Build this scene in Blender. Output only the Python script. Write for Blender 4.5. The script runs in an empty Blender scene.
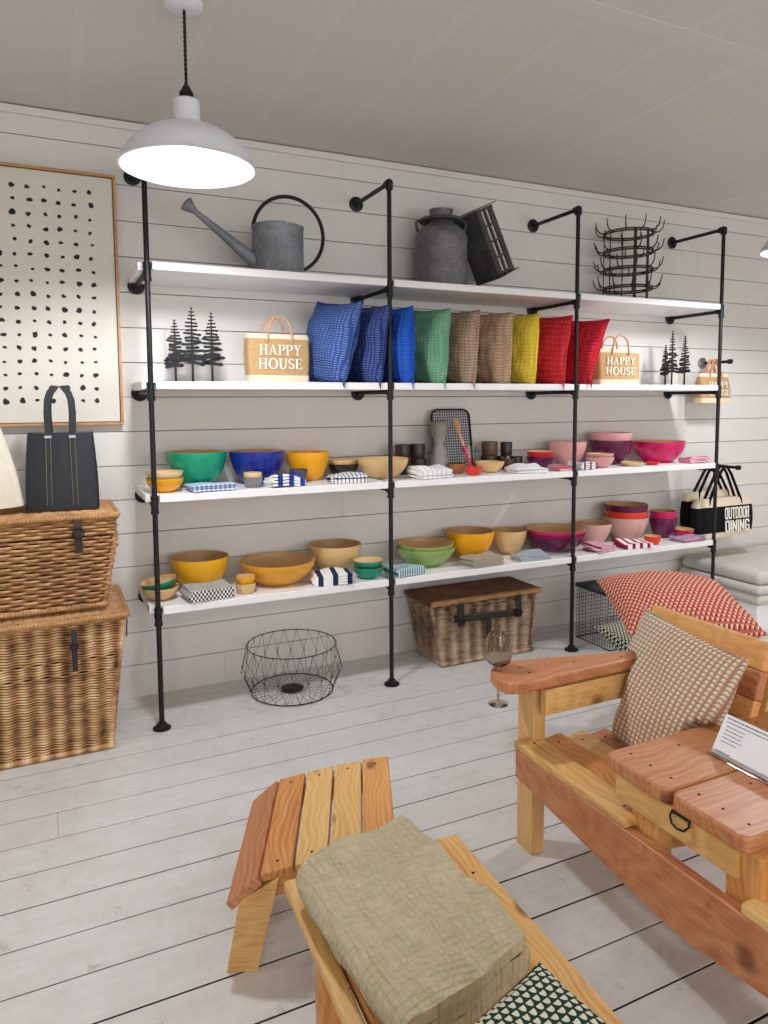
import bpy, bmesh, math, random
from mathutils import Vector, Matrix, noise, Euler
random.seed(7)
S = bpy.context.scene
COL = S.collection
PI = math.pi
R = math.radians

# ------------------------------------------------------------------ helpers
def lin(c):
    return tuple(((x/255/12.92) if x/255 <= .04045 else ((x/255+.055)/1.055)**2.4) for x in c) + (1.0,)

class NT:
    def __init__(s, name):
        s.m = bpy.data.materials.new(name); s.m.use_nodes = True
        s.t = s.m.node_tree; s.b = s.t.nodes['Principled BSDF']
    def n(s, typ, **k):
        nd = s.t.nodes.new(typ)
        for a, v in k.items(): setattr(nd, a, v)
        return nd
    def put(s, sock, v):
        if isinstance(v, bpy.types.NodeSocket): s.t.links.new(v, sock)
        else: sock.default_value = v
    def math(s, op, a, b=None, c=None):
        nd = s.n('ShaderNodeMath', operation=op)
        s.put(nd.inputs[0], a)
        if b is not None: s.put(nd.inputs[1], b)
        if c is not None: s.put(nd.inputs[2], c)
        return nd.outputs[0]
    def mix(s, f, a, b):
        nd = s.n('ShaderNodeMix', data_type='RGBA')
        s.put(nd.inputs[0], f); s.put(nd.inputs[6], a); s.put(nd.inputs[7], b)
        return nd.outputs[2]
    def obj(s):
        return s.n('ShaderNodeTexCoord').outputs['Object']
    def rnd(s):
        return s.n('ShaderNodeObjectInfo').outputs['Random']
    def xyz(s, v):
        nd = s.n('ShaderNodeSeparateXYZ'); s.put(nd.inputs[0], v); return nd.outputs
    def comb(s, x, y, z):
        nd = s.n('ShaderNodeCombineXYZ')
        s.put(nd.inputs[0], x); s.put(nd.inputs[1], y); s.put(nd.inputs[2], z); return nd.outputs[0]
    def noise(s, v, scale, detail=3, rough=.55, dist=0):
        nd = s.n('ShaderNodeTexNoise')
        s.put(nd.inputs['Vector'], v); nd.inputs['Scale'].default_value = scale
        nd.inputs['Detail'].default_value = detail; nd.inputs['Roughness'].default_value = rough
        nd.inputs['Distortion'].default_value = dist
        return nd.outputs[0]
    def ramp(s, f, stops):
        nd = s.n('ShaderNodeValToRGB'); s.put(nd.inputs[0], f)
        el = nd.color_ramp.elements
        el[0].position, el[0].color = stops[0]; el[1].position, el[1].color = stops[-1]
        for p, c in stops[1:-1]:
            e = el.new(p); e.color = c
        return nd.outputs[0]
    def bump(s, h, strength=.3, dist=.01):
        nd = s.n('ShaderNodeBump'); nd.inputs['Strength'].default_value = strength
        nd.inputs['Distance'].default_value = dist
        s.put(nd.inputs['Height'], h); s.t.links.new(nd.outputs[0], s.b.inputs['Normal'])
    def col(s, c): s.put(s.b.inputs['Base Color'], c)
    def set(s, **k):
        for a, v in k.items(): s.b.inputs[a.replace('_', ' ')].default_value = v
        return s.m

def plain(name, c, rough=.5, metal=0, var=.06, scale=12, spec=.5, bump=0):
    t = NT(name); o = t.obj(); f = t.noise(o, scale, 4)
    c = lin(c); d = tuple(x*(1-var*3) for x in c[:3])+(1,)
    t.col(t.mix(t.math('MULTIPLY', f, 1.0), d, tuple(min(1, x*(1+var)) for x in c[:3])+(1,)))
    t.set(Roughness=rough, Metallic=metal); t.b.inputs['Specular IOR Level'].default_value = spec
    if bump: t.bump(t.noise(o, scale*6, 3), bump, .004)
    return t.m

def wood_mat(name, light, mid, dark, knots=True, rough=.42):
    t = NT(name); o = t.obj(); r = t.rnd()
    off = t.math('MULTIPLY', r, 37.0)
    x, y, z = t.xyz(o)
    warp = t.noise(t.comb(t.math('ADD', t.math('MULTIPLY', x, 1.6), off), t.math('MULTIPLY', y, 3.0), t.math('MULTIPLY', z, 3.0)), 1.6, 2)
    v = t.comb(t.math('ADD', t.math('MULTIPLY', x, .9), off), t.math('ADD', t.math('MULTIPLY', y, 9.0), t.math('MULTIPLY', warp, 1.6)), t.math('ADD', t.math('MULTIPLY', z, 9.0), off))
    g = t.noise(v, 2.2, 5, .6)
    rings = t.n('ShaderNodeTexWave', wave_type='BANDS', bands_direction='Y')
    t.put(rings.inputs['Vector'], v); rings.inputs['Scale'].default_value = 1.9; rings.inputs['Distortion'].default_value = 3.2
    rings.inputs['Detail'].default_value = 3; rings.inputs['Detail Scale'].default_value = 1.2
    fine = t.noise(t.comb(t.math('MULTIPLY', x, 4.0), t.math('MULTIPLY', y, 150.0), t.math('MULTIPLY', z, 150.0)), 1.0, 2)
    f = t.math('ADD', t.math('ADD', t.math('MULTIPLY', rings.outputs[1], .22), t.math('MULTIPLY', g, .62)), t.math('MULTIPLY', t.math('SUBTRACT', fine, .5), .22))
    lines = t.noise(t.comb(t.math('ADD', t.math('MULTIPLY', x, 1.1), off), t.math('ADD', t.math('MULTIPLY', y, 46.0), t.math('MULTIPLY', warp, 5.0)), t.math('ADD', t.math('MULTIPLY', z, 46.0), off)), 1.5, 3, .6)
    f = t.math('ADD', f, t.math('MULTIPLY', t.math('POWER', t.math('ABSOLUTE', t.math('SUBTRACT', t.math('MULTIPLY', lines, 2.0), 1.0)), .7), .55))
    f = t.math('SUBTRACT', f, .14)
    f = t.math('ADD', f, t.math('MULTIPLY', t.math('SUBTRACT', r, .5), .34))
    c = t.ramp(f, [(.12, lin(light)), (.5, lin(mid)), (.9, lin(dark))])
    if knots:
        vo = t.n('ShaderNodeTexVoronoi'); t.put(vo.inputs['Vector'], t.comb(t.math('ADD', t.math('MULTIPLY', x, 3.2), off), t.math('MULTIPLY', y, 6.5), t.math('ADD', t.math('MULTIPLY', z, 3.0), off)))
        vo.inputs['Scale'].default_value = 1.0; vo.inputs['Randomness'].default_value = 1
        k = t.ramp(vo.outputs['Distance'], [(.045, (1, 1, 1, 1)), (.12, (0, 0, 0, 1))])
        c = t.mix(t.math('MULTIPLY', k, .75), c, lin((88, 44, 20)))
    t.col(c); t.set(Roughness=rough); t.bump(f, .08, .003)
    return t.m

def tri_mat(name, bg, light, dark, cell=.026, stripe=None, split=.3, stag=.5, rad=.42):
    """woven pillow cover: rows of small light and dark triangles on a coloured ground"""
    t = NT(name); o = t.obj(); x, y, z = t.xyz(o)
    gx = t.math('DIVIDE', x, cell); gz = t.math('DIVIDE', z, cell*.8)
    row = t.math('FLOOR', gz)
    gx2 = t.math('ADD', gx, t.math('MULTIPLY', row, stag))
    fx = t.math('FRACT', t.math('ADD', gx2, 100.0)); fz = t.math('FRACT', t.math('ADD', gz, 100.0))
    ux = t.math('DIVIDE', t.math('SUBTRACT', fx, .46), rad); uz = t.math('DIVIDE', t.math('SUBTRACT', fz, .1), .74)
    disc = t.math('LESS_THAN', t.math('ADD', t.math('MULTIPLY', ux, ux), t.math('MULTIPLY', uz, uz)), 1.0)
    a = t.math('MULTIPLY', disc, t.math('GREATER_THAN', fz, .1))
    left = t.math('LESS_THAN', t.math('ADD', fx, t.math('MULTIPLY', fz, .45)), split)
    c = t.mix(a, lin(bg), t.mix(left, lin(dark), lin(light)))
    if stripe:
        sx = t.math('FRACT', t.math('ADD', t.math('DIVIDE', x, cell*1.0), 100.27))
        side = t.math('GREATER_THAN', t.math('ADD', x, t.math('MULTIPLY', t.noise(o, 3, 1), .0)), -.06)
        fade = t.math('MULTIPLY', t.math('MULTIPLY', t.math('LESS_THAN', sx, .16), side), .75)
        c = t.mix(fade, c, lin(stripe))
    t.col(c); t.set(Roughness=.95); t.b.inputs['Specular IOR Level'].default_value = .15
    t.bump(t.math('ADD', t.math('MULTIPLY', a, .6), t.noise(o, 420, 1)), .35, .003)
    return t.m

def waffle_mat(name, base, hi, cx=.021, cz=.0115, amt=.6, ribs=False):
    """gathered seersucker cover: short light dashes in rows"""
    t = NT(name); o = t.obj(); x, y, z = t.xyz(o)
    w = t.noise(o, 7, 2); zz = t.math('ADD', z, t.math('MULTIPLY', w, .03)); xx = t.math('ADD', x, t.math('MULTIPLY', w, .03))
    sz = t.math('SINE', t.math('MULTIPLY', zz, 2*PI/cz)); sx = t.math('SINE', t.math('MULTIPLY', xx, 2*PI/cx))
    row = t.math('MULTIPLY', t.math('ADD', sz, 1.0), .5); colm = t.math('MULTIPLY', t.math('ADD', sx, 1.0), .5)
    h = colm if ribs else t.math('ADD', t.math('MULTIPLY', row, .6), t.math('MULTIPLY', colm, .5))
    m = t.math('MULTIPLY', t.math('MULTIPLY', t.math('GREATER_THAN', row, .55), t.math('GREATER_THAN', colm, .3)), amt)
    t.col(t.mix(m, lin(base), lin(hi))); t.set(Roughness=.9); t.b.inputs['Specular IOR Level'].default_value = .15
    t.bump(h, .7, .006)
    return t.m

def cloth_mat(name, base, c2=None, kind='plain', pitch=.03, duty=.5, axis='y'):
    t = NT(name); o = t.obj(); x, y, z = t.xyz(o)
    c = lin(base)
    def st(s, p, d): return t.math('LESS_THAN', t.math('FRACT', t.math('ADD', t.math('DIVIDE', s, p), 50.0)), d)
    if c2:
        a = st(x, pitch, duty); b = st(t.math('ADD', y, t.math('MULTIPLY', z, .7)), pitch, duty)
        if kind == 'stripe': f = b if axis == 'y' else a
        elif kind == 'grid': f = t.math('MAXIMUM', a, b)
        elif kind == 'checker': f = t.math('ABSOLUTE', t.math('SUBTRACT', a, b))
        else: f = t.math('MULTIPLY', t.math('ADD', a, b), .5)
        c = t.mix(f, lin(base), lin(c2))
    t.col(c); t.set(Roughness=.95); t.b.inputs['Specular IOR Level'].default_value = .1
    t.bump(t.noise(o, 300, 2), .35, .002)
    return t.m

def link(o, parent=None):
    COL.objects.link(o)
    if parent is not None: o.parent = parent
    return o

def tag(o, label, cat, group=None, kind=None):
    o['label'] = label; o['category'] = cat
    if group: o['group'] = group
    if kind: o['kind'] = kind
    return o

def thing(name, label, cat, loc=(0, 0, 0), rot=(0, 0, 0), group=None):
    o = bpy.data.objects.new(name, None); o.empty_display_size = .05
    link(o); o.location = loc; o.rotation_euler = rot
    return tag(o, label, cat, group)

def mk(name, bm, mats, parent=None, loc=(0, 0, 0), rot=(0, 0, 0), smooth=None):
    me = bpy.data.meshes.new(name); bm.normal_update(); bm.to_mesh(me); bm.free()
    for m in (mats if isinstance(mats, (list, tuple)) else [mats]): me.materials.append(m)
    if smooth is not None:
        for p in me.polygons: p.use_smooth = True
        if smooth: me.set_sharp_from_angle(angle=R(smooth))
    o = bpy.data.objects.new(name, me); link(o, parent); o.location = loc; o.rotation_euler = rot
    return o

def struct(name, bm, mats, smooth=None):
    o = mk(name, bm, mats, smooth=smooth); o['kind'] = 'structure'; return o

def merge(bm, tmp, M=None, mi=None):
    if M is not None: bmesh.ops.transform(tmp, matrix=M, verts=tmp.verts)
    if mi is not None:
        for f in tmp.faces: f.material_index = mi
    me = bpy.data.meshes.new('t'); tmp.to_mesh(me); tmp.free(); bm.from_mesh(me); bpy.data.meshes.remove(me)

def TR(loc=(0, 0, 0), rot=(0, 0, 0)):
    return Matrix.Translation(loc) @ Euler(rot).to_matrix().to_4x4()

def bx(bm, loc, dim, rot=(0, 0, 0), bev=.003, mi=0, seg=1):
    t = bmesh.new(); bmesh.ops.create_cube(t, size=1)
    bmesh.ops.scale(t, vec=dim, verts=t.verts)
    if bev: bmesh.ops.bevel(t, geom=t.edges[:], offset=min(bev, min(dim)*.45), segments=seg, affect='EDGES', profile=.5)
    merge(bm, t, TR(loc, rot), mi)

def prism(bm, pts, z0, z1, bev=.003, M=None, mi=0, seg=1):
    t = bmesh.new()
    f = t.faces.new([t.verts.new((x, y, z0)) for x, y in pts])
    r = bmesh.ops.extrude_face_region(t, geom=[f])
    bmesh.ops.translate(t, vec=(0, 0, z1-z0), verts=[v for v in r['geom'] if isinstance(v, bmesh.types.BMVert)])
    bmesh.ops.recalc_face_normals(t, faces=t.faces)
    if bev: bmesh.ops.bevel(t, geom=[e for e in t.edges if abs(e.verts[0].co.z-e.verts[1].co.z) < 1e-6], offset=bev, segments=seg, affect='EDGES', profile=.5)
    merge(bm, t, M, mi)

def tube(bm, pts, r, seg=8, closed=False, mi=0, caps=True):
    pts = [Vector(p) for p in pts]; n = len(pts)
    rs = r if isinstance(r, (list, tuple)) else [r]*n
    rings = []; prev = None
    for i, p in enumerate(pts):
        a = pts[(i-1) % n] if (closed or i > 0) else p
        b = pts[(i+1) % n] if (closed or i < n-1) else p
        d = (b-a)
        d = d.normalized() if d.length > 1e-9 else Vector((0, 0, 1))
        if prev is None:
            up = Vector((0, 0, 1)) if abs(d.z) < .9 else Vector((1, 0, 0))
            u = d.cross(up).normalized()
        else:
            u = (prev-d*prev.dot(d)).normalized()
        prev = u; v = d.cross(u)
        rings.append([bm.verts.new(p+(u*math.cos(2*PI*k/seg)+v*math.sin(2*PI*k/seg))*rs[i]) for k in range(seg)])
    m = n if closed else n-1
    for i in range(m):
        A, B = rings[i], rings[(i+1) % n]
        for k in range(seg):
            f = bm.faces.new((A[k], A[(k+1) % seg], B[(k+1) % seg], B[k])); f.material_index = mi
    if caps and not closed:
        bm.faces.new(rings[0][::-1]).material_index = mi; bm.faces.new(rings[-1]).material_index = mi

def lathe(bm, prof, seg=40, M=None, mis=None):
    t = bmesh.new(); rings = []
    for r, z in prof:
        if r < 1e-5: rings.append([t.verts.new((0, 0, z))])
        else: rings.append([t.verts.new((r*math.cos(2*PI*k/seg), r*math.sin(2*PI*k/seg), z)) for k in range(seg)])
    for i in range(len(prof)-1):
        A, B = rings[i], rings[i+1]; mi = mis[i] if mis else 0
        for k in range(seg):
            k2 = (k+1) % seg
            if len(A) == 1 and len(B) == 1: continue
            if len(A) == 1: f = t.faces.new((A[0], B[k2], B[k]))
            elif len(B) == 1: f = t.faces.new((A[k], A[k2], B[0]))
            else: f = t.faces.new((A[k], A[k2], B[k2], B[k]))
            f.material_index = mi
    bmesh.ops.recalc_face_normals(t, faces=t.faces)
    merge(bm, t, M)

def circ(c, r, n=24, plane='xy', a0=0, a1=2*PI, end=False):
    out = []
    m = n if not end else n-1
    for i in range(n):
        a = a0+(a1-a0)*i/m; x, y = r*math.cos(a), r*math.sin(a)
        out.append({'xy': (c[0]+x, c[1]+y, c[2]), 'xz': (c[0]+x, c[1], c[2]+y), 'yz': (c[0], c[1]+x, c[2]+y)}[plane])
    return out

def cushion(w, h, T, n=30, pinch=.07, wr=.006, seed=0, fill=.42):
    """square pillow standing in the local XZ plane, centred at the origin"""
    bm = bmesh.new(); g = {}
    for s in (1, -1):
        for i in range(n+1):
            for j in range(n+1):
                u, v = -1+2*i/n, -1+2*j/n
                edge = i in (0, n) or j in (0, n)
                if s == -1 and edge: g[s, i, j] = g[1, i, j]; continue
                x = w/2*u*(1-pinch*(1-v*v)); z = h/2*v*(1-pinch*(1-u*u))
                y = s*T/2*(max(0, (1-u*u)*(1-v*v)))**fill
                p = Vector((x*5+seed, z*5, s*3.1))
                k = (1-abs(u)**6)*(1-abs(v)**6)
                y += s*wr*k*(noise.noise(p*1.7)+.5*noise.noise(p*4))*2
                if edge: y += .004*noise.noise(Vector((x*9+seed, z*9, 0)))
                g[s, i, j] = bm.verts.new((x, y, z))
    for s in (1, -1):
        for i in range(n):
            for j in range(n):
                q = [g[s, i, j], g[s, i+1, j], g[s, i+1, j+1], g[s, i, j+1]]
                bm.faces.new(q if s == -1 else q[::-1])
    return bm

def piping(w, h, n=30, pinch=.07, r=.003):
    pts = []
    for k in range(4*n):
        e, f = divmod(k, n); u = -1+2*f/n
        u, v = [(u, -1), (1, u), (-u, 1), (-1, -u)][e]
        pts.append((w/2*u*(1-pinch*(1-v*v)), 0, h/2*v*(1-pinch*(1-u*u))))
    bm = bmesh.new(); tube(bm, pts, r, 6, closed=True); return bm

def folded(L, W, layers, th, seed=0, wav=.004, n=22, sag=.0):
    """folded cloth: zigzag section in XZ (length L along x), width W along y, resting on z=0"""
    path = []; rad = th/2
    for k in range(layers):
        z = th/2+k*th
        l = L*(1-.03*random.random())
        xs = [-l/2+l*i/n for i in range(n+1)]
        if k % 2: xs = xs[::-1]
        for x in xs: path.append((x, z))
        if k < layers-1:
            s = 1 if k % 2 == 0 else -1
            for a in (-50, 0, 50): path.append((s*(l/2+rad*.7*math.cos(R(a))), z+th/2+rad*math.sin(R(a))))
    t2 = th*.42; m = 16; bm = bmesh.new(); rows = []
    N = len(path)
    for i, (x, z) in enumerate(path):
        a = Vector(path[max(0, i-1)]); b = Vector(path[min(N-1, i+1)]); d = (b-a).normalized(); nx, nz = -d.y, d.x
        top = []; bot = []
        for j in range(m+1):
            y = W*(j/m-.5)*(1-.025*noise.noise(Vector((x*6+seed, z*40, 1))))
            wv = wav*noise.noise(Vector((x*9+seed, y*9, z*6)))*(.3+z/(layers*th))*2
            dx = .006*noise.noise(Vector((y*12, z*30, seed+4)))
            q = (x+dx, y, max(.0006, z+wv))
            top.append(bm.verts.new((q[0]+nx*t2, q[1], max(.0006, q[2]+nz*t2)))); bot.append(bm.verts.new((q[0]-nx*t2, q[1], max(.0003, q[2]-nz*t2))))
        rows.append((top, bot))
    for i in range(N-1):
        for j in range(m):
            bm.faces.new((rows[i][0][j], rows[i+1][0][j], rows[i+1][0][j+1], rows[i][0][j+1]))
            bm.faces.new((rows[i][1][j], rows[i][1][j+1], rows[i+1][1][j+1], rows[i+1][1][j]))
        for j, f in ((0, 0), (m, 1)):
            q = (rows[i][0][j], rows[i][1][j], rows[i+1][1][j], rows[i+1][0][j])
            bm.faces.new(q if f == 0 else q[::-1])
    for i, f in ((0, 0), (N-1, 1)):
        for j in range(m):
            q = (rows[i][0][j], rows[i][0][j+1], rows[i][1][j+1], rows[i][1][j])
            bm.faces.new(q if f == 0 else q[::-1])
    bmesh.ops.recalc_face_normals(bm, faces=bm.faces)
    return bm

# ------------------------------------------------------------------ lettering
def rect(x0, y0, x1, y1): return [(x0, y0), (x1, y0), (x1, y1), (x0, y1)]
def arc_band(cx, cy, rx0, ry0, rx1, ry1, a0, a1, n=14):
    o = [(cx+rx1*math.cos(R(a0+(a1-a0)*i/n)), cy+ry1*math.sin(R(a0+(a1-a0)*i/n))) for i in range(n+1)]
    i_ = [(cx+rx0*math.cos(R(a0+(a1-a0)*i/n)), cy+ry0*math.sin(R(a0+(a1-a0)*i/n))) for i in range(n+1)]
    return [[o[k], o[k+1], i_[k+1], i_[k]] for k in range(n)]
def serif(ch):
    s = .055; st = .15
    if ch == 'H': return [rect(.1, 0, .25, 1), rect(.6, 0, .75, 1), rect(.2, .47, .65, .54), rect(.02, 0, .33, s), rect(.02, 1-s, .33, 1), rect(.52, 0, .83, s), rect(.52, 1-s, .83, 1)], .88
    if ch == 'A': return [[(.08, 0), (.15, 0), (.44, 1), (.38, 1)], [(.6, 0), (.78, 0), (.44, 1), (.34, 1)], rect(.2, .3, .6, .36), rect(0, 0, .26, s), rect(.5, 0, .88, s)], .88
    if ch == 'P': return [rect(.1, 0, .25, 1), rect(.02, 0, .36, s), rect(.02, 1-s, .3, 1), rect(.2, .44, .42, .5), rect(.2, .94, .42, 1)]+arc_band(.4, .72, .13, .21, .28, .28, -90, 90), .73
    if ch == 'Y': return [[(.08, 1), (.26, 1), (.48, .46), (.36, .42)], [(.62, 1), (.7, 1), (.48, .44), (.42, .46)], rect(.33, 0, .48, .48), rect(.22, 0, .6, s), rect(0, 1-s, .36, 1), rect(.52, 1-s, .8, 1)], .8
    if ch == 'O': return arc_band(.45, .5, .25, .44, .42, .52, 0, 360, 28), .92
    if ch == 'U': return [rect(.1, .3, .25, 1), rect(.62, .3, .7, 1), rect(.02, 1-s, .34, 1), rect(.52, 1-s, .8, 1)]+arc_band(.4, .34, .15, .28, .3, .36, 180, 360), .84
    if ch == 'S': return arc_band(.32, .74, .13, .19, .27, .27, 20, 270)+arc_band(.32, .26, .13, .19, .27, .27, -160, 90), .64
    if ch == 'E': return [rect(.1, 0, .25, 1), rect(.02, 0, .66, .065), rect(.02, .935, .64, 1), rect(.2, .47, .5, .53), rect(.6, 0, .67, .24), rect(.58, .76, .645, 1), rect(.46, .38, .51, .62)], .72
    return [], .4
def block(ch):
    t = .17
    if ch == 'O': return [rect(0, .12, t, .88), rect(.4, .12, .4+t, .88), rect(.06, 0, .5, .15), rect(.06, .85, .5, 1)], .64
    if ch == 'U': return [rect(0, .1, t, 1), rect(.4, .1, .4+t, 1), rect(.06, 0, .5, .15)], .64
    if ch == 'T': return [rect(.18, 0, .18+t, 1), rect(0, .85, .53, 1)], .58
    if ch == 'D': return [rect(0, 0, t, 1), rect(.4, .12, .4+t, .88), rect(0, 0, .5, .15), rect(0, .85, .5, 1)], .64
    if ch == 'R': return [rect(0, 0, t, 1), rect(.38, .55, .38+t, .9), rect(0, .85, .5, 1), rect(0, .43, .48, .57), [(.36, 0), (.56, 0), (.4, .5), (.24, .5)]], .63
    if ch == 'I': return [rect(0, 0, t, 1)], .26
    if ch == 'N': return [rect(0, 0, t, 1), rect(.42, 0, .42+t, 1), [(t, 1), (0, 1), (.42, 0), (.42+t, 0)]], .68
    if ch == 'G': return [rect(0, .12, t, .88), rect(.06, 0, .5, .15), rect(.06, .85, .5, 1), rect(.4, .05, .4+t, .5), rect(.28, .4, .5, .53), rect(.4, .68, .4+t, .9)], .64
    return [], .3
def text_bm(lines, glyph, W, H, gap=.25, sx=1.0):
    """raised lettering in the local XZ plane facing -y, centred"""
    bm = bmesh.new(); n = len(lines); lh = H/(n+(n-1)*gap)
    for li, (txt, ww) in enumerate(lines):
        gl = [glyph(c) for c in txt]; tot = sum(g[1] for g in gl); k = W*ww/tot
        x = -W*ww/2; z0 = H/2-lh*(li+1)-lh*gap*li
        for polys, adv in gl:
            for p in polys:
                a = [bm.verts.new((x+px*k, 0, z0+pz*lh)) for px, pz in p]
                f = bm.faces.new(a)
                f.normal_update()
                if f.normal.y > 0: f.normal_flip()
            x += adv*k
    r = bmesh.ops.extrude_face_region(bm, geom=bm.faces[:])
    bmesh.ops.translate(bm, vec=(0, -.0012, 0), verts=[v for v in r['geom'] if isinstance(v, bmesh.types.BMVert)])
    bmesh.ops.recalc_face_normals(bm, faces=bm.faces)
    return bm

# ------------------------------------------------------------------ materials
def paint(name, c, dirt, rough, scuff):
    t = NT(name); g = t.n('ShaderNodeNewGeometry').outputs['Position']
    a = t.noise(g, 1.3, 4, .6); b = t.noise(g, 14, 5, .65); x, y, z = t.xyz(g)
    st = t.noise(t.comb(t.math('MULTIPLY', x, 2.2), t.math('MULTIPLY', y, 28.0), z), 1.5, 4, .6)
    f = t.ramp(t.math('ADD', t.math('MULTIPLY', a, .45), t.math('ADD', t.math('MULTIPLY', b, .3), t.math('MULTIPLY', st, .25))), [(.38, (0, 0, 0, 1)), (.72, (1, 1, 1, 1))])
    cc = t.mix(t.math('MULTIPLY', f, scuff), lin(c), lin(dirt))
    if scuff > .3:
        sp = t.ramp(t.noise(g, 9, 6, .75), [(.6, (0, 0, 0, 1)), (.7, (1, 1, 1, 1))])
        cc = t.mix(t.math('MULTIPLY', sp, .5), cc, lin((120, 108, 96)))
    t.col(cc); t.set(Roughness=rough); t.bump(b, .06, .004)
    return t.m
M_wall = paint('wall paint', (220, 218, 215), (198, 194, 190), .5, .18)
M_floor = paint('floor paint', (216, 217, 217), (166, 158, 148), .42, .6)
M_ceil = paint('ceiling paint', (210, 208, 203), (198, 195, 189), .7, .2)
M_tape = paint('ceiling tape', (213, 211, 206), (202, 199, 193), .7, .2)
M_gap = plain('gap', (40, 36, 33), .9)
M_gapw = plain('wall gap', (128, 121, 114), .9)
M_trim = plain('trim paint', (222, 219, 214), .5, var=.02)
M_board = plain('shelf paint', (236, 236, 238), .4, var=.015)
M_iron = plain('black iron pipe', (26, 25, 28), .5, .35, var=.1)
M_wire = plain('dark wire', (34, 29, 28), .5, .6)
M_steel = plain('steel', (150, 152, 156), .3, .9)
def galv(name, c1, c2):
    t = NT(name); o = t.obj()
    vo = t.n('ShaderNodeTexVoronoi'); t.put(vo.inputs['Vector'], o); vo.inputs['Scale'].default_value = 45
    f = t.math('ADD', t.math('MULTIPLY', vo.outputs['Distance'], .22), t.math('MULTIPLY', t.noise(o, 9, 5), .85))
    t.col(t.ramp(f, [(.25, lin(c1)), (.8, lin(c2))])); t.set(Roughness=.55, Metallic=.25); t.bump(f, .1, .003); return t.m
M_galv = galv('galvanised metal', (98, 102, 112), (146, 150, 158))
M_galvd = galv('dark galvanised metal', (80, 80, 82), (124, 124, 126))
M_galvk = galv('blackened metal', (46, 45, 46), (92, 90, 90))
M_black = plain('matt black metal', (22, 22, 26), .6, .3)
M_cedar = wood_mat('cedar', (220, 166, 102), (204, 140, 78), (164, 96, 48))
M_pine = wood_mat('pine', (224, 184, 122), (208, 162, 98), (182, 126, 68))
M_red = wood_mat('red cedar', (198, 140, 96), (180, 114, 74), (142, 80, 48))
M_frame = wood_mat('oak', (206, 160, 112), (188, 140, 92), (160, 112, 70), False)
M_dwood = wood_mat('dark wood', (120, 80, 50), (98, 62, 40), (70, 42, 28), False)

def bamboo(name, c1=(222, 190, 140), c2=(196, 158, 104)):
    t = NT(name); o = t.obj(); x, y, z = t.xyz(o)
    f = t.noise(t.comb(t.math('MULTIPLY', x, 2.0), t.math('MULTIPLY', y, 2.0), t.math('MULTIPLY', z, 90.0)), 3, 3)
    t.col(t.mix(f, lin(c1), lin(c2))); t.set(Roughness=.4); return t.m
M_bam = bamboo('bamboo'); M_bamd = bamboo('bamboo inside', (204, 168, 118), (166, 126, 80))
def lacq(name, c):
    t = NT(name); o = t.obj(); x, y, z = t.xyz(o)
    f = t.noise(t.comb(x, y, t.math('MULTIPLY', z, 60.0)), 3, 2)
    cc = lin(c); t.col(t.mix(f, tuple(v*.86 for v in cc[:3])+(1,), cc)); t.set(Roughness=.22); return t.m
LQ = {k: lacq('lacquer '+k, c) for k, c in dict(
    yellow=(232, 172, 30), gold=(224, 160, 46), orange=(240, 168, 28), emerald=(14, 150, 112), blue=(24, 44, 140), teal=(10, 140, 118),
    green=(142, 172, 98), slate=(70, 78, 100), black=(40, 36, 36), natural=(220, 186, 132), grey=(128, 124, 128), pink=(222, 164, 162), blush=(214, 172, 164),
    plum=(94, 22, 66), magenta=(206, 22, 100), red=(206, 40, 44), crimson=(176, 30, 42), scarlet=(226, 60, 40), brown=(164, 104, 62), cream=(232, 206, 158), rose=(206, 40, 84)).items()}

# ------------------------------------------------------------------ room
XL, XR, YR, ZC = -3.6, 8.0, -7.2, 2.866
P = .1712
def planked_wall():
    bm = bmesh.new(); rng = random.Random(3)
    bx(bm, ((XL+XR)/2, .045, ZC/2), (XR-XL, .03, ZC), bev=0, mi=1)
    z = -.0036
    while z < ZC-.02:
        z1 = min(z+P, ZC)
        x = XL-rng.random()*2
        while x < XR:
            l = rng.uniform(3.6, 5.2); a, b = max(x, XL), min(x+l, XR)
            if b-a > .05: bx(bm, ((a+b)/2, .015, (z+z1)/2), (b-a-.0006, .03, z1-z-.0034), bev=.0014, mi=0)
            x += l
        z = z1
    return bm
struct('wall_back', planked_wall(), [M_wall, M_gapw])
bm = bmesh.new(); rng = random.Random(5)
bx(bm, ((XL+XR)/2, YR/2, -.05), (XR-XL, -YR, .04), bev=0, mi=1)
y = .064
while y > YR:
    y0 = y-.1722; x = XL-rng.random()*4; g0 = rng.choice((.003, .004, .005, .006)) if y > -1.2 else rng.choice((.003, .005, .007))
    while x < XR:
        l = rng.uniform(4.5, 6.5); a, b = max(x, XL), min(x+l, XR)
        g = g0
        if b-a > .05: bx(bm, ((a+b)/2, (y+y0)/2, -.015), (b-a-.0012, .1722-g, .03), bev=.0015, mi=0)
        x += l
    y = y0
bm.normal_update()
for f_ in bm.faces:                                                  # bare, dirty board edges, coloured dark for the shade in the gaps
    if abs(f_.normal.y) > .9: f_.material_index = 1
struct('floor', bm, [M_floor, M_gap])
bm = bmesh.new(); bx(bm, ((XL+XR)/2, YR/2, ZC+.03), (XR-XL+.4, -YR+.4, .06), bev=0)
for k in range(28):                                                   # taped ceiling seams, a couple of millimetres proud
    t = XL+.06+k*.41
    for y0, y1 in ((YR, -1.76), (-1.68, 0)): bx(bm, (t, (y0+y1)/2, ZC), (.05, y1-y0-.002, .002), bev=.0009, mi=1)
bx(bm, ((XL+XR)/2, -1.72, ZC), (XR-XL, .078, .002), bev=.0009, mi=1)
struct('ceiling', bm, [M_ceil, M_tape])
bm = bmesh.new(); bx(bm, ((XL+XR)/2, -.0105, ZC-.0235), (XR-XL, .02, .036), bev=.006, seg=2)
struct('trim_1', bm, M_trim)
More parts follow.
